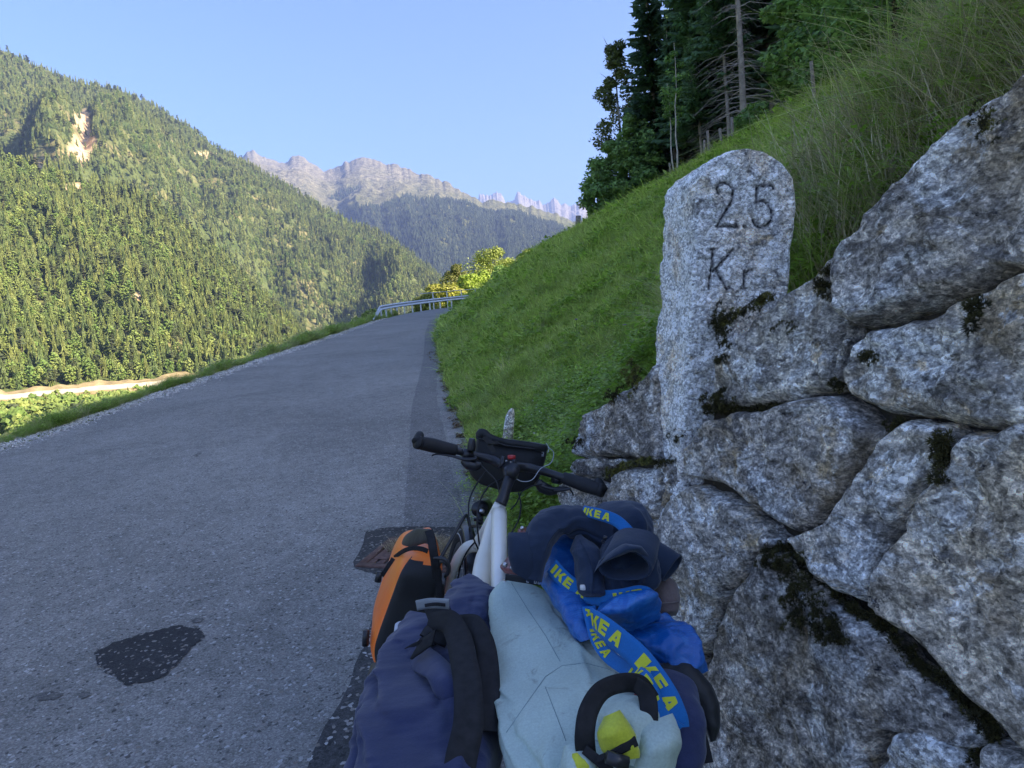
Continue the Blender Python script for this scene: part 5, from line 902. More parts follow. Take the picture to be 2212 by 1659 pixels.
# headlight and front rack
part('headlight', joinm([tube_mesh([P(1034, 1100, 2.3), P(1046, 1096, 2.42)], [.026, .033], 18, sub=1), tube_mesh([P(1036, 1108, 2.3), P(1036, 1130, 2.26)], .011, 10, sub=1), tube_mesh([P(1024, 1122, 2.26), P(1044, 1120, 2.26)], .007, 8, sub=1)], 'headlight'), MALU, bike)
part('light_button', tube_mesh([P(1041, 1104, 2.285), P(1041, 1104, 2.275)], .009, 14, sub=1), MSIL, bike)
RK = [[(950, 1208, 2.0), (978, 1160, 2.05), (1002, 1118, 2.1), (1008, 1114, 2.14), (1012, 1122, 2.25), (1016, 1140, 2.35)], [(948, 1213, 2.0), (962, 1216, 1.98), (970, 1232, 2.0), (962, 1246, 2.05)], [(955, 1262, 2.05), (957, 1300, 2.1), (950, 1340, 2.2)], [(1016, 1138, 2.3), (1030, 1136, 2.25), (1040, 1140, 2.2)], [(950, 1210, 2.0), (944, 1260, 2.1), (955, 1330, 2.25), (972, 1395, 2.38)]]
part('front_rack', joinm([tube_mesh([P(*q) for q in c_], .0055, 8) for c_ in RK], 'rack'), MALU, bike)
# rear rack under the bags, chain set and pedals (out of the picture)
part('rear_rack', joinm([tube_mesh([TTE+Vector((sx, .0, -.05)), TTE+Vector((sx, -.5, -.06)), RA+Vector((sx, 0, 0))], .006, 8, sub=1) for sx in (-.06, .06)], 'rear_rack'), MALU, bike)
part('crankset', joinm([tube_mesh([BB+Vector((.075, 0, .02)), BB+Vector((.083, 0, .02))], .09, 32, sub=1), tube_mesh([BB+Vector((.09, 0, .02)), BB+Vector((.10, .12, -.11))], .01, 8, sub=1), tube_mesh([BB+Vector((-.08, 0, -.02)), BB+Vector((-.09, -.12, .11))], .01, 8, sub=1), tube_mesh([BB+Vector((.10, .12, -.11)), BB+Vector((.19, .12, -.13))], .02, 8, sub=1), tube_mesh([BB+Vector((-.18, -.12, .13)), BB+Vector((-.09, -.12, .11))], .02, 8, sub=1)], 'crankset'), MALU, bike)
# saddle
sad = bpy.data.objects.new('saddle', None); COL.objects.link(sad); sad.parent = bike; sad.location = -M0[bike.name]
link('leather_top', loft([(1128, 1137, 1.78, 1137, 1139, 1.78, .008), (1119, 1143, 1.74, 1140, 1147, 1.74, .018), (1117, 1160, 1.70, 1148, 1165, 1.70, .02), (1108, 1185, 1.62, 1180, 1195, 1.62, .022), (1090, 1212, 1.52, 1225, 1238, 1.52, .026), (1080, 1224, 1.47, 1240, 1250, 1.47, .022), (1090, 1238, 1.45, 1235, 1262, 1.45, .012)], 40, 40, .8, ns=.001), MLEA, sad)
for u, v, y in ((1091, 1220, 1.448), (1107, 1226, 1.44), (1128, 1141, 1.72)):
    p = P(u, v, y); to = (Vector((0, 0, CAMZ))-p).normalized(); link('rivet', tube_mesh([p, p+to*.003], [.006, .004], 12, sub=1), MSIL, sad)
lbm, at_, Ln = ribbon([(1092, 1246, 1.42, 90), (1130, 1252, 1.41, 90), (1180, 1260, 1.41, 90)], .013, .004, n=16); link('name_plate', lbm, MBLK, sad)
link('lettering', letters(at_, [('B', .046), ('R', .054), ('O', .062), ('O', .070), ('K', .078)], .62, .006, 1, .0028), MREFL, sad)
link('springs', joinm([tube_mesh([P(1090+i*34+2*math.sin(k*1.6), 1252+i*6+k*3.2, 1.44+.01*math.cos(k*1.6)) for k in range(8)], .003, 6) for i in (0, 1)]+[tube_mesh([P(1092, 1252, 1.46), P(1110, 1230, 1.6), P(1128, 1165, 1.74)], .0035, 6)], 'springs'), MSIL, sad)
part('seat_post', tube_mesh([TTE+Vector((.0, 0, -.02)), P(1120, 1235, 1.5)], .0135, 12, sub=1), MALU, bike)
part('cable', tube_mesh([P(1170, 1046, 2.14), P(1150, 1050, 2.13), P(1128, 1062, 2.12), P(1116, 1086, 2.1), P(1104, 1100, 2.03)], .0022, 8), MBLK, bike)
part('cable', tube_mesh([P(1036, 1002, 2.16), P(1052, 1018, 2.12), P(1072, 1040, 2.08), P(1080, 1074, 2.04)], .0022, 8), MBLK, bike)
part('stem_clamp', joinm([tube_mesh([P(1094+dx, 1001+dx*.25, 2.165), P(1100+dx, 1002.5+dx*.25, 2.168)], .0205, 16, sub=1) for dx in (-14, 10)], 'clamp'), MALU, bike)
for u, v in ((1094, 996), (1104, 998), (1108, 1012)): part('bolt', tube_mesh([P(u, v, 2.145), P(u, v, 2.138)], .0035, 8, sub=1), MSIL, bike)
# ------------------------------------------------------------------ handlebar bag
hbg = empty('handlebar_bag', tuple(P(1100, 1060, 2.4)), 'black handlebar bag hanging in front of the handlebar', 'bag')
def slab(px, y0, y1, nm, m_, par, seg=4, rad=.012, tl=(0, 0)):
    loop = loop_smooth(px, 56); V = []; F = []; prof = [(0, 1-rad*8), (rad*.4, 1-rad*2), (rad*1.2, 1), (y1-y0-rad, 1), (y1-y0, 1-rad*3)]; c = loop.mean(0)
    for d, s in prof:
        for u, v in loop: V.append(tuple(P(c[0]+(u-c[0])*s, c[1]+(v-c[1])*s, y0+d)))
    n = len(loop); F = [tuple(int(w_) for w_ in q) for q in gridf(len(prof), n, True)]+[tuple(range(n-1, -1, -1)), tuple(range((len(prof)-1)*n, len(prof)*n))]; V = np.array(V); V += fbm(V*14+3, 3)[:, None]*.003; return part(nm, mesh(nm, V, F), m_, par)
slab([(1030, 946), (1048, 942), (1090, 958), (1140, 966), (1180, 972), (1178, 992), (1170, 1018), (1160, 1043), (1132, 1059), (1098, 1063), (1060, 1052), (1032, 1040), (1016, 1022), (1012, 1008), (1024, 985)], 2.27, 2.45, 'bag_body', MBLF, hbg)
slab([(1027, 936), (1034, 927), (1046, 926), (1060, 936), (1085, 946), (1120, 952), (1160, 957), (1182, 961), (1182, 975), (1150, 972), (1100, 966), (1060, 956), (1040, 948), (1028, 948)], 2.25, 2.47, 'lid', MBLF, hbg)
part('zip', tube_mesh([P(1030, 946, 2.255), P(1060, 953, 2.25), (P(1100, 963, 2.25)), P(1150, 969, 2.25), P(1180, 973, 2.26)], .0022, 6), MALU, hbg); part('zip_cord', tube_mesh([P(1180, 958, 2.24), P(1186, 968, 2.24), P(1183, 978, 2.24)], .0016, 6), MREFL, hbg)
lg_, at_, Ln = ribbon([(1171, 975, 2.262, 0), (1168, 985, 2.262, 0), (1167, 990, 2.262, 0)], .008, .001, n=8); V = [tuple(P(1170+x, 976+y, 2.258)) for x, y in ((0, 0), (5, 0), (5, 6), (0, 6), (0, 4.5), (3.6, 4.5), (3.6, 1.4), (0, 1.4))]+[tuple(P(1170+x, 976+y, 2.258)) for x, y in ((0, 8), (5, 8), (5, 9.4), (0, 9.4))]
part('emblem', mesh('emblem', V, [(0, 1, 2, 3, 4, 5, 6, 7), (8, 9, 10, 11)], False), MREFL, hbg)
# ------------------------------------------------------------------ orange pannier
op = empty('orange_pannier', tuple(P(860, 1400, 2.2)), 'bright orange and black roll-top pannier on the front rack beside the drain', 'pannier')
def boxloft(secs, nm, seed, ns=.003, split=None, nth=64, nlen=40, ridge=0):
    """secs: rear-left, rear-right, front-right, front-left corners (4 points) from bottom to top; rounded corners"""
    N = len(secs); out = []
    S_ = np.array([[tuple(q) for q in s] for s in secs]); t = np.linspace(0, N-1, nlen)
    for x in t:
        i = min(int(x), N-2); f = x-i; p0, p1, p2, p3 = S_[max(i-1, 0)], S_[i], S_[i+1], S_[min(i+2, N-1)]; c4 = .5*((2*p1)+(p2-p0)*f+(2*p0-5*p1+4*p2-p3)*f*f+(3*p1-p0-3*p2+p3)*f**3); cc = c4.mean(0); a_ = (c4[1]-c4[0]+c4[2]-c4[3])/4; b_ = (c4[3]-c4[0]+c4[2]-c4[1])/4
        th = np.arange(nth)/nth*6.28318; cs, sn = np.cos(th), np.sin(th); out.append(cc+np.outer(np.sign(cs)*np.abs(cs)**.38, a_)+np.outer(np.sign(sn)*np.abs(sn)**.38, b_))
    V = np.array(out); ctr = V.mean(1, keepdims=True); nr = V-ctr; nr /= np.linalg.norm(nr, axis=2)[..., None]; p = V.reshape(-1, 3); d = ns*fbm(p*11+seed, 4)+ridge*ridged(p*9+seed, 3); p = p+nr.reshape(-1, 3)*d[:, None]; F = gridf(nlen, nth, True); cap0 = [tuple(range(nth-1, -1, -1)), tuple(range((nlen-1)*nth, nlen*nth))]
    return p, F, cap0, nth
def corners(bl, w_, d_, up=0): return [bl, bl+Vector(w_), bl+Vector(w_)+Vector(d_), bl+Vector(d_)]
b0 = P(806, 1452, 2.06); b1 = P(800, 1400, 2.06); b2 = P(836, 1290, 2.06); b3 = P(862, 1228, 2.06); b4 = P(896, 1192, 2.12); b5 = P(908, 1184, 2.16)
RW = lambda s: Vector((.95, .05, -.30))*s
FWD = lambda s: Vector((-.16, 1, .08))*s
secs = [corners(b0+RW(.01), RW(.11), FWD(.22)), corners(b1, RW(.15), FWD(.28)), corners(b2, RW(.155), FWD(.31)), corners(b3, RW(.14), FWD(.31)), corners(b4, RW(.07)+Vector((0, -.02, .03)), FWD(.20)), corners(b5, RW(.03)+Vector((0, 0, .02)), FWD(.12))]
p, F, caps, nth = boxloft(secs, 'pannier', 5, .003, ridge=.002)
th = (np.arange(nth)+.5)/nth*360; isblk = ((th > 236) & (th < 345)); Fl = F.reshape(-1, nth, 4); topk = np.arange(Fl.shape[0])/Fl.shape[0] > .985
for nm, sel, m_ in (('orange_shell', ~isblk, MORA), ('black_side', isblk, MBLF)):
    rowf = np.arange(Fl.shape[0])/Fl.shape[0]; msk = (isblk[None, :] & (rowf[:, None] < .70-.10*((th[None, :]-236)/109))) ; msk = msk if nm == 'black_side' else ~msk; ff = Fl[msk].tolist(); ff = [tuple(q) for q in ff]+(caps if nm == 'orange_shell' else []); me = mesh(nm, p, ff); bm = bmesh.new(); bm.from_mesh(me); bmesh.ops.delete(bm, geom=[v for v in bm.verts if not v.link_faces], context='VERTS'); bm.to_mesh(me); bm.free(); part(nm, me, m_, op)
part('roll_top', loft([(860, 1180, 2.32, 866, 1168, 2.32, .02), (866, 1182, 2.25, 880, 1153, 2.25, .025), (895, 1180, 2.16, 902, 1141, 2.16, .028), (918, 1174, 2.08, 920, 1141, 2.08, .028), (932, 1178, 2.04, 932, 1144, 2.04, .02)], 28, 30, .9, ns=.003), MBLF, op)
for pts, w_ in (([(852, 1204, 2.2, 100), (872, 1190, 2.1, 100), (892, 1184, 2.04, 95), (912, 1186, 2.0, 85), (924, 1191, 1.99, 80)], .014), ([(926, 1146, 2.02, 10), (932, 1165, 1.99, 5), (936, 1190, 1.97, 0), (940, 1215, 1.97, 0), (944, 1250, 1.99, 0)], .026), ([(850, 1206, 2.03, 140), (838, 1224, 2.02, 140), (825, 1244, 2.02, 150)], .013), ([(944, 1230, 1.97, 0), (948, 1262, 1.99, 0), (948, 1300, 2.0, 5)], .02)):
    r_, _, _ = ribbon(pts, w_, .003, n=30); part('strap', r_, MRUB, op)
part('buckle', tube_mesh([P(820, 1235, 2.02), P(816, 1256, 2.02)], [.009, .011], 8, sub=1), MALU, op); part('buckle', tube_mesh([P(791, 1362, 2.1), P(789, 1394, 2.1)], .011, 8, sub=1), MALU, op); part('hook', tube_mesh([P(938, 1205, 1.97), P(960, 1208, 1.96), P(970, 1224, 1.96), P(966, 1240, 1.97)], .006, 8), MALU, op)
tx = bpy.data.curves.new('t', 'FONT')
def text_mesh(s, size, org, xd, yd, ext=.0):
    c = bpy.data.curves.new('lettering', 'FONT'); c.body = s; c.size = size; o = bpy.data.objects.new('tmp', c); COL.objects.link(o); bpy.context.view_layer.update(); me = bpy.data.meshes.new_from_object(o.evaluated_get(bpy.context.evaluated_depsgraph_get())); bpy.data.objects.remove(o); xd, yd = xd.normalized(), yd.normalized()
    for v in me.vertices: v.co = org+xd*v.co.x+yd*v.co.y
    return me
# ------------------------------------------------------------------ navy rear pannier
npn = empty('navy_pannier', tuple(P(930, 1659, 1.1)), 'dark navy canvas pannier at the rear left with black webbing strap and buckle', 'pannier')
cz = [crease(.25, 1.9, .55, 1.2, .03, -.02), crease(.3, 2.1, .6, 1.5, .04, .018), crease(.5, 2.2, .8, 1.6, .035, .016), crease(.55, 2.5, .95, 2.1, .03, -.014), crease(.35, 1.0, .6, 1.5, .025, -.012), crease(.2, 2.4, .45, 1.7, .03, .010), crease(.55, .9, .95, 1.3, .04, .010)]
body = loft([(905, 1322, 1.46, 985, 1335, 1.40, .03), (884, 1352, 1.42, 1030, 1352, 1.34, .06), (862, 1395, 1.36, 1060, 1390, 1.28, .08), (838, 1450, 1.28, 1070, 1440, 1.20, .09), (818, 1510, 1.2, 1076, 1500, 1.13, .095), (793, 1585, 1.1, 1076, 1575, 1.06, .10), (764, 1665, 1.02, 1070, 1660, .99, .10), (735, 1760, .95, 1066, 1760, .93, .10), (740, 1900, .93, 1060, 1900, .92, .09)], 120, 170, .6, cz, 3, .004, 4, .009)
part('bag_body', body, MNAV, npn)
hump = loft([(998, 1246, 1.62, 1004, 1243, 1.62, .01), (985, 1268, 1.56, 1050, 1268, 1.52, .03), (970, 1305, 1.48, 1060, 1300, 1.44, .05), (975, 1350, 1.40, 1066, 1345, 1.36, .06), (1000, 1410, 1.32, 1072, 1410, 1.28, .05), (1030, 1470, 1.24, 1074, 1470, 1.2, .03)], 64, 70, .75, [crease(.1, 1.3, .6, 1.9, .05, .012), crease(.3, 1.0, .7, 1.2, .04, -.012)], 8, .005, 7, .014)
part('roll_top', hump, MNAV, npn)
flap = loft([(862+8, 1410, 1.30, 905+0, 1380, 1.28, .012), (905, 1445, 1.2, 950, 1425, 1.16, .02), (932, 1465, 1.14, 985, 1455, 1.1, .022), (948, 1500, 1.11, 990, 1492, 1.07, .018), (963, 1530, 1.09, 978, 1532, 1.06, .008)], 40, 40, .9, [], 2, .004, 8, .003); part('folded_flap', flap, MNAV, npn)
for pts, w_ in (([(942, 1310, 1.36, 8), (950, 1328, 1.33, 8), (955, 1345, 1.30, 5), (946, 1362, 1.26, -10), (934, 1385, 1.22, -25)], .052), ([(925, 1345, 1.28, 65), (965, 1340, 1.24, 50), (988, 1370, 1.19, 15), (1000, 1420, 1.12, 8), (1010, 1480, 1.05, 2), (1012, 1560, .98, -8), (996, 1640, .93, -15), (985, 1720, .9, -15)], .046), ([(985, 1345, 1.26, 60), (1020, 1345, 1.22, 40), (1045, 1385, 1.17, 15), (1055, 1440, 1.12, 5), (1056, 1500, 1.07, 0), (1050, 1580, 1.0, -5)], .036), ([(925, 1380, 1.2, 60), (900, 1400, 1.2, 60), (915, 1392, 1.19, 60), (938, 1376, 1.18, 60)], .045)):
    r_, _, _ = ribbon(pts, w_, .003, n=60); part('webbing_strap', r_, MRUB, npn)
r_, _, _ = ribbon([(940, 1384, 1.24, 100), (895, 1398, 1.26, 100), (855, 1425, 1.27, 110), (822, 1455, 1.25, 120), (806, 1475, 1.22, 140)], .016, .003, n=30); part('side_strap', r_, MRUB, npn)
part('buckle', joinm([tube_mesh([P(815, 1436, 1.24), P(808, 1470, 1.2)], [.013, .015], 8, sub=1, oval=.5), tube_mesh([P(806, 1472, 1.2), P(795, 1503, 1.18)], [.012, .009], 8, sub=1, oval=.5)], 'buckle'), MALU, npn)
MGREYP = plain('grey_plastic', (.22, .24, .25), .5, .4); r_, at_, L_ = ribbon([(900, 1308, 1.34, 95), (930, 1303, 1.335, 95), (970, 1305, 1.33, 95)], .020, .005, n=20); part('ladder_buckle', r_, MGREYP, npn)
r_, _, _ = ribbon([(918, 1308, 1.33, 95), (940, 1305, 1.327, 95), (962, 1307, 1.325, 95)], .006, .003, n=12); part('buckle_slot', r_, MRUB, npn)
part('white_tag', slab([(852, 1350), (862, 1344), (876, 1347), (876, 1362), (858, 1372), (850, 1368)], 1.44, 1.448, 'white_tag', plain('white_reflector', (.6, .62, .7), .4), npn, rad=.001).data, None, npn) if False else slab([(852, 1350), (862, 1344), (880, 1347), (880, 1362), (858, 1372), (850, 1368)], 1.44, 1.448, 'white_tag', plain('white_reflector', (.6, .62, .7), .4), npn, rad=.001)
# ------------------------------------------------------------------ teal dry bag
tb_ = empty('dry_bag', tuple(P(1250, 1640, 1.1)), 'long pale teal dry bag lying on the rear rack, its roll closure towards the camera', 'dry bag')
tf = [crease(.3, .9, .75, 1.5, .02, .007), crease(.62, 1.5, .98, 1.9, .025, .012), crease(.4, 2.6, .85, 2.3, .03, .008), crease(.66, 1.0, .99, .8, .03, -.012), crease(.12, 2.1, .48, 1.6, .008, .003), crease(.45, 2.6, .62, 1.9, .03, .009), crease(.52, 1.2, .75, 2.2, .03, .010), crease(.6, .9, .9, 1.3, .035, .012), crease(.2, .6, .5, .9, .03, -.008), crease(.7, 2.2, .95, 1.9, .04, -.012), crease(.35, 1.2, .55, .6, .02, .007)]
part('bag_body', loft([(1085, 1255, 1.45, 1125, 1252, 1.45, .015), (1062, 1282, 1.42, 1176, 1278, 1.42, .045), (1058, 1330, 1.36, 1222, 1322, 1.34, .07), (1064, 1395, 1.28, 1282, 1365, 1.25, .085), (1071, 1460, 1.2, 1345, 1440, 1.15, .09), (1078, 1530, 1.1, 1385, 1510, 1.06, .095), (1088, 1600, 1.02, 1415, 1580, .98, .095), (1105, 1660, .96, 1440, 1650, .92, .09), (1130, 1740, .9, 1450, 1740, .88, .075)], 130, 190, .68, tf, 5, .003, 4, .0035), MTEAL, tb_)
seam1, _, _ = ribbon([(1108, 1268, 1.345, 0), (1140, 1318, 1.27, 0), (1180, 1372, 1.18, 0), (1213, 1432, 1.09, 0)], .0022, .001, n=40)
MSEAM = plain('seam_thread', (.20, .27, .27), .8)
from mathutils.bvhtree import BVHTree
def surf(o, pts, lift=.0012):
    me = o.data; bv = BVHTree.FromPolygons([v.co.copy() for v in me.vertices], [tuple(q.vertices) for q in me.polygons]); out = []
    for u, v in pts:
        h = bv.ray_cast(Vector((0, 0, CAMZ)), ray(u, v).normalized())
        if h[0]: out.append((h[0]-ray(u, v).normalized()*lift, h[1]))
    return out
def drape(o, px, r, n=40):
    q = []
    for (a0_, b0_), (a1_, b1_) in zip(px[:-1], px[1:]):
        for k in range(n//(len(px)-1)): f = k/(n//(len(px)-1)); q.append((a0_+(a1_-a0_)*f, b0_+(b1_-b0_)*f))
    return [p_ for p_, _ in surf(o, q, r*.2)]
tbody = [c_ for c_ in bpy.data.objects if c_.name.startswith('bag_body') and c_.parent is tb_][0]
for sp_, r_s in (([(1104, 1258), (1140, 1316), (1178, 1372), (1213, 1434)], .0007), ([(1094, 1582), (1130, 1530), (1178, 1462), (1214, 1438), (1262, 1432), (1310, 1444), (1362, 1468)], .0007), ([(1178, 1484), (1200, 1540), (1224, 1604)], .0006)):
    q_ = drape(tbody, sp_, r_s)
    if len(q_) > 3: part('seam', tube_mesh(q_, r_s, 6, sub=1), MSEAM, tb_)
osh = [c_ for c_ in bpy.data.objects if c_.name.startswith('orange_shell')][0]
MINK = plain('dark_ink', (.09, .02, .01), .6)
hs = surf(osh, [(816, 1283), (822, 1306), (828, 1330)], .002)
if len(hs) == 3:
    def on_shell(txt, u0, v0, u1, v1, size):
        h_ = surf(osh, [(u0, v0), (u1, v1)], .0015)
        if len(h_) == 2: xd = (h_[1][0]-h_[0][0]); yd = h_[0][1].cross(xd); part('lettering', text_mesh(txt, size, h_[0][0], xd, yd), MINK, op)
    on_shell('TROTTER', 806, 1290, 812, 1334, .024); on_shell('outdoor', 797, 1345, 799, 1375, .018)
    em = surf(osh, [(808, 1262), (816, 1270), (812, 1274), (814, 1284), (806, 1282), (807, 1274), (802, 1272)], .0015)
    if len(em) == 7: part('emblem', mesh('emblem', [tuple(p_) for p_, _ in em], [tuple(range(7))], False), MINK, op)
for pts in ([(1160, 1660, .87), (1150, 1590, .94)],): pass
for u0, v0, w__, m_, ns_ in ((0, 0, 0, 0, 0),): pass
def lobe(rows, m_, nm, par, seed=1, ns=.004, rg=.004, e=.85, nth=44, nlen=44, folds=()): return part(nm, loft(rows, nth+24, nlen+30, e, folds, seed, ns, 9, rg*1.8), m_, par)
lobe([(1300, 1520, .92, 1330, 1500, .92, .01), (1290, 1550, .88, 1400, 1515, .9, .03), (1310, 1600, .85, 1420, 1590, .87, .03), (1340, 1650, .84, 1400, 1660, .85, .02)], MTEAL, 'folded_end', tb_, 3)
lobe([(1372, 1570, .86, 1440, 1545, .88, .01), (1375, 1610, .85, 1455, 1600, .86, .03), (1362, 1660, .84, 1448, 1650, .85, .03), (1360, 1740, .84, 1440, 1740, .84, .02)], MTEAL, 'folded_end', tb_, 6)
lobe([(1222, 1610, .86, 1250, 1600, .86, .01), (1205, 1660, .84, 1280, 1640, .85, .025), (1200, 1760, .83, 1300, 1760, .83, .02)], MTEAL, 'folded_end', tb_, 9)
lobe([(1312, 1545, .85, 1328, 1538, .85, .006), (1302, 1580, .835, 1350, 1570, .835, .014), (1308, 1615, .83, 1362, 1610, .83, .012), (1330, 1645, .825, 1365, 1640, .825, .006)], MLIME, 'lining', tb_, 2, .003, .004)
lobe([(1235, 1628, .835, 1250, 1625, .835, .006), (1228, 1665, .83, 1290, 1655, .83, .014), (1230, 1740, .82, 1330, 1740, .82, .01)], MLIME, 'lining', tb_, 4, .003, .004)
for pts, w_ in (([(1268, 1640, .84, 0), (1263, 1590, .835, 5), (1272, 1535, .85, -20), (1300, 1492, .87, -50), (1345, 1475, .89, -80), (1385, 1480, .9, -110), (1405, 1510, .9, -150)], .026), ([(1372, 1478, .88, -90), (1396, 1500, .875, -150), (1402, 1550, .86, 180), (1392, 1600, .85, 170), (1370, 1650, .84, 160)], .024), ([(1290, 1640, .82, 60), (1330, 1625, .81, 80), (1375, 1600, .82, 110)], .012), ([(1262, 1618, .83, 60), (1300, 1650, .82, 50), (1345, 1690, .82, 50)], .012)):
    r_, _, _ = ribbon(pts, w_, .0025, n=50); part('webbing_loop', r_, MRUB, tb_)
part('buckle', tube_mesh([P(1310, 1635, .80), P(1355, 1650, .80)], [.008, .009], 8, sub=1), MALU, tb_)
# ------------------------------------------------------------------ black pannier on the wall side
bp = empty('black_pannier', tuple(P(1480, 1659, 1.1)), 'dark pannier squeezed between the teal dry bag and the wall', 'pannier')
lobe([(1390, 1440, 1.14, 1440, 1430, 1.14, .02), (1380, 1490, 1.08, 1490, 1480, 1.08, .05), (1400, 1560, 1.02, 1510, 1550, 1.02, .06), (1420, 1640, .98, 1505, 1640, .98, .06), (1420, 1760, .95, 1490, 1760, .95, .05)], MNAV, 'bag_body', bp, 3)
lobe([(1420, 1440, 1.12, 1455, 1425, 1.12, .01), (1455, 1475, 1.1, 1500, 1452, 1.1, .022), (1490, 1530, 1.08, 1540, 1500, 1.08, .025), (1520, 1580, 1.06, 1560, 1560, 1.06, .02), (1530, 1605, 1.05, 1552, 1598, 1.05, .01)], MBLF, 'carry_handle', bp, 5)
r_, _, _ = ribbon([(1440, 1500, 1.05, 20), (1480, 1540, 1.03, 30), (1505, 1590, 1.02, 20), (1520, 1650, 1.0, 10)], .03, .003, n=30); part('strap', r_, MRUB, bp)
lobe([(1378, 1462, 1.05, 1394, 1456, 1.05, .006), (1376, 1500, 1.01, 1402, 1490, 1.01, .008), (1382, 1560, .97, 1402, 1555, .97, .005)], fabric('dark_red_cloth', (.20, .02, .02), 300, .8), 'red_panel', bp, 5)
# ------------------------------------------------------------------ blue shopping bag
bb_ = empty('blue_shopping_bag', tuple(P(1350, 1400, 1.2)), 'crumpled blue woven plastic shopping bag stuffed on top of the load', 'shopping bag')
lobe([(1180, 1150, 1.40, 1215, 1140, 1.40, .02), (1166, 1190, 1.36, 1256, 1190, 1.36, .045), (1164, 1225, 1.33, 1266, 1235, 1.32, .05), (1172, 1265, 1.29, 1270, 1270, 1.28, .05), (1190, 1310, 1.25, 1285, 1300, 1.24, .045), (1225, 1350, 1.2, 1300, 1335, 1.2, .035), (1262, 1385, 1.15, 1310, 1370, 1.15, .02)], MIK, 'bag_body', bb_, 2, .005, .007, .8, 60, 60)
lobe([(1280, 1340, 1.16, 1290, 1318, 1.16, .01), (1288, 1325, 1.13, 1330, 1290, 1.14, .03), (1320, 1335, 1.12, 1400, 1285, 1.14, .04), (1350, 1350, 1.13, 1412, 1310, 1.15, .035), (1370, 1360, 1.15, 1408, 1345, 1.16, .02)], MIK, 'folded_rim', bb_, 4, .006, .008, .75, 50, 50)
lobe([(1330, 1350, 1.2, 1370, 1340, 1.2, .02), (1340, 1390, 1.17, 1430, 1345, 1.19, .05), (1375, 1430, 1.14, 1490, 1345, 1.18, .06), (1420, 1455, 1.13, 1518, 1380, 1.16, .055), (1460, 1460, 1.12, 1520, 1420, 1.14, .04), (1490, 1470, 1.11, 1528, 1450, 1.12, .015)], MIK, 'bag_body', bb_, 7, .006, .009, .8, 60, 60)
lobe([(1385, 1345, 1.22, 1410, 1335, 1.22, .01), (1410, 1352, 1.22, 1440, 1325, 1.22, .012), (1425, 1360, 1.2, 1470, 1345, 1.2, .012)], MIK, 'folded_rim', bb_, 8)
def strap(pts, w_, txt, flip=1, h=.62, wl=.021, n=90):
    r_, at_, L_ = ribbon(pts, w_, .002, 'handle_strap', n); o = part('handle_strap', r_, MSTR, bb_)
    it = [(ch, s) for ch, s in txt if s < L_-wl]; l_ = link('lettering', letters(at_, it, h, wl, flip), MYL, o); return L_
strap([(1192, 1222, 1.265, 55), (1212, 1245, 1.245, 50), (1240, 1268, 1.225, 60), (1270, 1285, 1.20, 75), (1305, 1293, 1.17, 88), (1345, 1290, 1.15, 95), (1385, 1283, 1.145, 95), (1403, 1292, 1.14, 60), (1406, 1312, 1.14, 10)], .030, [('I', .0), ('K', .018), ('E', .040), ('A', .070), ('I', .150), ('K', .168), ('E', .19), ('A', .215)], 1, .62, .019)
strap([(1278, 1335, 1.10, 100), (1300, 1352, 1.07, 75), (1335, 1380, 1.04, 60), (1375, 1415, 1.01, 50), (1410, 1458, .985, 38), (1440, 1505, .96, 22), (1458, 1548, .945, 8), (1462, 1572, .94, 5)], .036, [('K', .002), ('E', .028), ('A', .056), ('I', .110), ('K', .126), ('E', .152), ('A', .180)], 1, .62, .023)
strap([(1272, 1310, 1.17, 5), (1280, 1345, 1.14, 0), (1292, 1385, 1.10, 10), (1318, 1420, 1.06, 30), (1355, 1445, 1.02, 45), (1388, 1462, .98, 50), (1405, 1490, .965, 20), (1420, 1530, .95, 5), (1445, 1562, .94, 20), (1466, 1578, .938, 30)], .024, [('A', .005), ('I', .045), ('K', .06), ('E', .08), ('A', .10), ('I', .17), ('K', .19), ('E', .212), ('A', .235)], 1, .66, .017)
strap([(1258, 1103, 1.30, 60), (1290, 1110, 1.27, 75), (1330, 1124, 1.245, 65), (1358, 1150, 1.225, 45), (1378, 1180, 1.22, 30), (1398, 1205, 1.22, 35), (1412, 1232, 1.23, 20)], .022, [('I', .0), ('K', .014), ('E', .034), ('A', .052), ('A', .13), ('E', .155), ('K', .18)], 1, .66, .016)
# ------------------------------------------------------------------ jacket and cap
jk = empty('navy_jacket', tuple(P(1300, 1280, 1.25)), 'dark navy fleece jacket bundled on top of the blue shopping bag', 'jacket')
def jl(rows, nm='jacket_body', seed=1, ns=.004, rg=.004, folds=(), e=.85, nth=56, nlen=60): return lobe(rows, MJAC, nm, jk, seed, ns, rg, e, nth, nlen, folds)
jl([(1270, 1105, 1.44, 1300, 1086, 1.44, .01), (1262, 1130, 1.42, 1350, 1083, 1.42, .04), (1290, 1165, 1.38, 1385, 1098, 1.4, .06), (1320, 1200, 1.36, 1408, 1130, 1.38, .06), (1350, 1225, 1.35, 1412, 1165, 1.36, .05), (1375, 1240, 1.34, 1408, 1200, 1.35, .03)], 'hood', 2, folds=[crease(.3, 1.0, .8, 1.4, .05, .012)])
jl([(1108, 1236, 1.24, 1150, 1262, 1.24, .01), (1098, 1200, 1.25, 1160, 1215, 1.25, .022), (1097, 1162, 1.27, 1158, 1178, 1.27, .024), (1100, 1150, 1.28, 1140, 1150, 1.28, .012)], 'collar', 3, .002, .001)
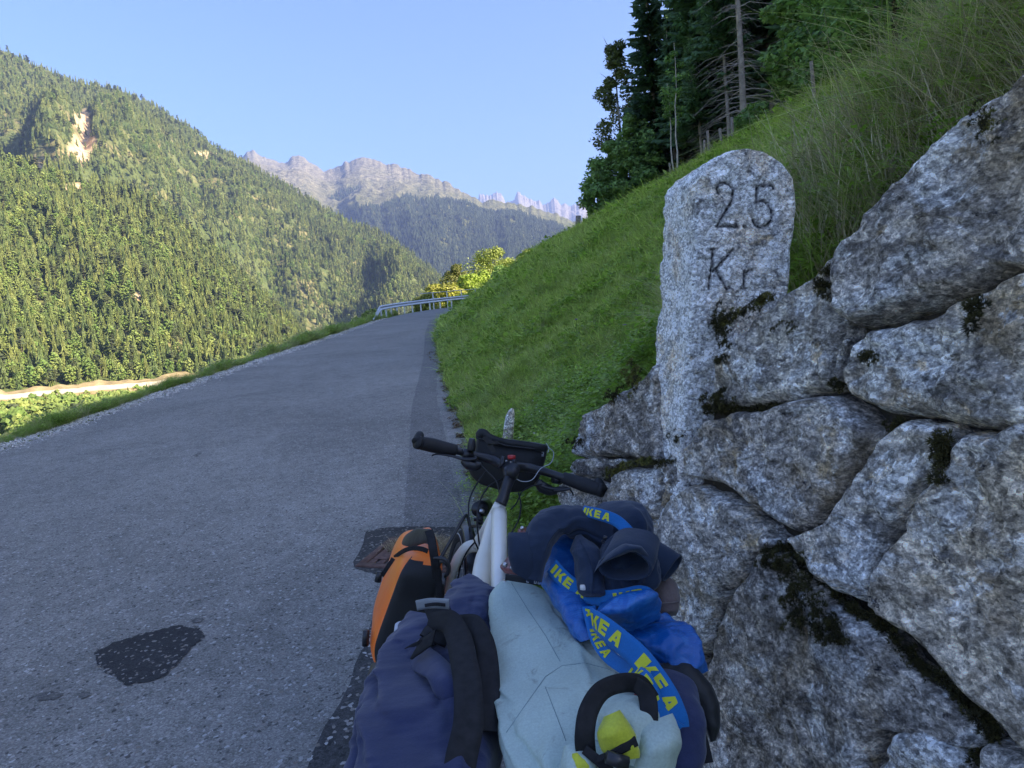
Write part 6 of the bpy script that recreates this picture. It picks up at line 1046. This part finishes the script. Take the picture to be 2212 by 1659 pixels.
jl([(1135, 1250, 1.25, 1160, 1256, 1.25, .015), (1134, 1195, 1.27, 1178, 1205, 1.27, .03), (1138, 1150, 1.29, 1200, 1165, 1.29, .035), (1158, 1110, 1.31, 1215, 1150, 1.31, .04), (1200, 1093, 1.33, 1232, 1160, 1.32, .045), (1245, 1098, 1.34, 1262, 1170, 1.31, .045), (1285, 1108, 1.33, 1295, 1190, 1.3, .045), (1325, 1120, 1.33, 1325, 1210, 1.3, .04)], 'jacket_body', 4, .004, .005, [crease(.2, 1.2, .8, 1.7, .03, .008), crease(.45, .8, .9, 1.2, .03, -.008)])
jl([(1240, 1158, 1.28, 1262, 1152, 1.28, .01), (1238, 1190, 1.25, 1290, 1180, 1.26, .03), (1246, 1230, 1.22, 1300, 1225, 1.23, .04), (1252, 1272, 1.2, 1310, 1275, 1.2, .04), (1262, 1290, 1.2, 1310, 1290, 1.2, .02)], 'jacket_body', 5, .004, .004, [crease(.1, 1.9, .9, 1.8, .015, .008)])
jl([(1295, 1180, 1.26, 1330, 1150, 1.28, .02), (1285, 1215, 1.22, 1385, 1165, 1.26, .05), (1290, 1250, 1.2, 1415, 1200, 1.24, .055), (1310, 1280, 1.18, 1418, 1240, 1.22, .055), (1340, 1300, 1.18, 1412, 1270, 1.2, .04), (1360, 1300, 1.19, 1400, 1285, 1.2, .02)], 'jacket_body', 6, .005, .007, [crease(.2, 1.0, .7, 1.8, .04, .014), crease(.4, 2.1, .8, 1.5, .04, -.012)])
def cuff(c_, d_, r_, ln, nm, sq=.8):     # an open sleeve end: outer and inner wall with a dark hollow
    d_ = d_.normalized(); s = d_.cross(Vector((0, 0, 1))).normalized(); t = d_.cross(s); V = []; N = 36; prof = [(-ln, r_*.95), (-ln*.5, r_*1.02), (-.012, r_*1.04), (-.010, r_*1.0), (0, r_*1.02), (.003, r_*.97), (0, r_*.9), (-.02, r_*.86), (-ln*.8, r_*.7), (-ln*.9, .002)]
    for z_, q in prof:
        for j in range(N): a_ = 6.28318*j/N; w_ = 1+.10*math.sin(2*a_+1)+.06*math.sin(3*a_+z_*20); V.append(c_+d_*z_+(s*math.cos(a_)+t*math.sin(a_)*sq)*q*w_)
    return part(nm, mesh(nm, [tuple(v) for v in V], gridf(len(prof), N, True)), MJAC, jk)
cuff(P(1452, 1226, 1.27), (rgt*.85-upv*.5-fwd*.55), .034, .09, 'sleeve_cuff'); cuff(P(1350, 1222, 1.14), (-rgt*.35-upv*.25-fwd*.9), .042, .09, 'sleeve_cuff', .75)
jl([(1284, 1235, 1.18, 1292, 1215, 1.18, .006), (1300, 1218, 1.15, 1315, 1196, 1.15, .014), (1335, 1200, 1.13, 1350, 1178, 1.13, .016), (1372, 1192, 1.13, 1385, 1182, 1.13, .014), (1398, 1215, 1.14, 1408, 1200, 1.14, .01)], 'cuff_flap', 7, .003, .003)
part('zip_pull', joinm([tube_mesh([P(1306, 1165, 1.22), P(1308, 1158, 1.22)], .0035, 8, sub=1), tube_mesh([P(1303+3*math.cos(a_), 1170+3*math.sin(a_), 1.22) for a_ in np.linspace(0, 6.28, 9)], .0012, 6, sub=2)], 'zip'), MALU, jk)
part('care_label', slab([(1254, 1262), (1264, 1262), (1265, 1274), (1254, 1273)], 1.165, 1.167, 'care_label', plain('white_label', (.7, .7, .7), .6), jk, rad=.0005).data, None, jk) if False else slab([(1254, 1262), (1264, 1262), (1265, 1274), (1254, 1273)], 1.145, 1.147, 'care_label', plain('white_label', (.7, .7, .7), .6), jk, rad=.0005)
cp_ = empty('taupe_cap', tuple(P(1430, 1330, 1.3)), 'grey-brown cotton cap wedged between the jacket and the boulder wall', 'cap')
lobe([(1412, 1255, 1.3, 1445, 1240, 1.3, .015), (1405, 1275, 1.29, 1462, 1262, 1.29, .035), (1408, 1300, 1.28, 1468, 1292, 1.28, .04), (1410, 1322, 1.27, 1466, 1318, 1.27, .035), (1412, 1332, 1.27, 1462, 1330, 1.27, .025)], MCAP, 'crown', cp_, 3, .003, .003)
r_, _, _ = ribbon([(1408, 1305, 1.235, 80), (1440, 1303, 1.23, 85), (1466, 1300, 1.245, 90)], .002, .003, n=20); part('seam', r_, MCAP, cp_)
# ------------------------------------------------------------------ road drain
sheet_poly('road_hollow_shade', [(763, 1229), (791, 1149), (830, 1141), (900, 1138), (985, 1140), (995, 1242), (900, 1250), (820, 1241)], asphalt('hollow_shade_asphalt', (.035, .033, .032), (.075, .07, .066), (.2, .19, .17), 1.2), .0045, .012)  # flat dark sheet, paints the shade of a sunken ring round the drain
dg = empty('road_drain', tuple(on_road(870, 1200)), 'rusty cast-iron road drain half covered with straw beside the orange pannier', 'drain')
MRUST = plain('rusty_iron', (.13, .075, .06), .85, .3, sc=25, var=.4, bsc=120, bd=.002, bmp=.6)
o0 = on_road(768, 1226, .0); ex = (on_road(985, 1240, 0)-o0); ex.z = 0; ex.normalize(); ey = Vector((-ex.y, ex.x, 0)); 
def dbox(x0, y0, x1, y1, z0, z1, m_, nm='frame'):
    V = []
    for z_ in (z0, z1):
        for x, y in ((x0, y0), (x1, y0), (x1, y1), (x0, y1)): q = o0+ex*x+ey*y; q.z = .08*q.y+z_; V.append(q)
    return mesh(nm, [tuple(v) for v in V], [(3, 2, 1, 0), (4, 5, 6, 7), (0, 1, 5, 4), (1, 2, 6, 5), (2, 3, 7, 6), (3, 0, 4, 7)], False)
part('frame', joinm([dbox(0, 0, .62, .045, .0, .013, None), dbox(0, .38, .62, .425, .0, .013, None), dbox(0, .045, .045, .38, .0, .0132, None), dbox(.575, .045, .62, .38, .0, .0132, None)], 'frame'), MRUST, dg)
part('pit_shade', dbox(.045, .045, .575, .38, .001, .004, None), plain('drain_shade_black', (.012, .012, .012), .9), dg)  # near-black slab under the bars, its colour stands in for the pit's shade
for k in range(9): part('grate_bar', dbox(.055+k*.058, .05, .055+k*.058+.038, .375, .004, .0115, None), MRUST, dg)
part('lettered_plate', dbox(.06, .10, .15, .20, .0116, .0145, None), MRUST, dg)
sheet = []
MSTW = leafmat('straw', [(.34, .26, .15), (.44, .34, .20), (.22, .16, .10)], .9, 0); STW = [setm(blades('straw', 20, .06, .05, .0026, 1.9, 400+s, 4, .9), MSTW) for s in range(3)]
n = 330; fx = rng.uniform(.08, .95, n); fy = .31+.055*rng.normal(0, 1, n)+.05*np.sin(fx*6); pp = np.array([tuple(o0+ex*float(x)+ey*float(y)) for x, y in zip(fx, fy)]); pp[:, 2] = .08*pp[:, 1]+.006; rt = np.stack([rng.normal(0, .08, n), rng.normal(0, .08, n), rng.uniform(0, 6.28, n)], 1)
scatter('straw', pp, rt, rng.uniform(.6, 1.3, n), rng.integers(0, 3, n), STW, 'dry straw and grass clippings washed against the road drain', 'straw')
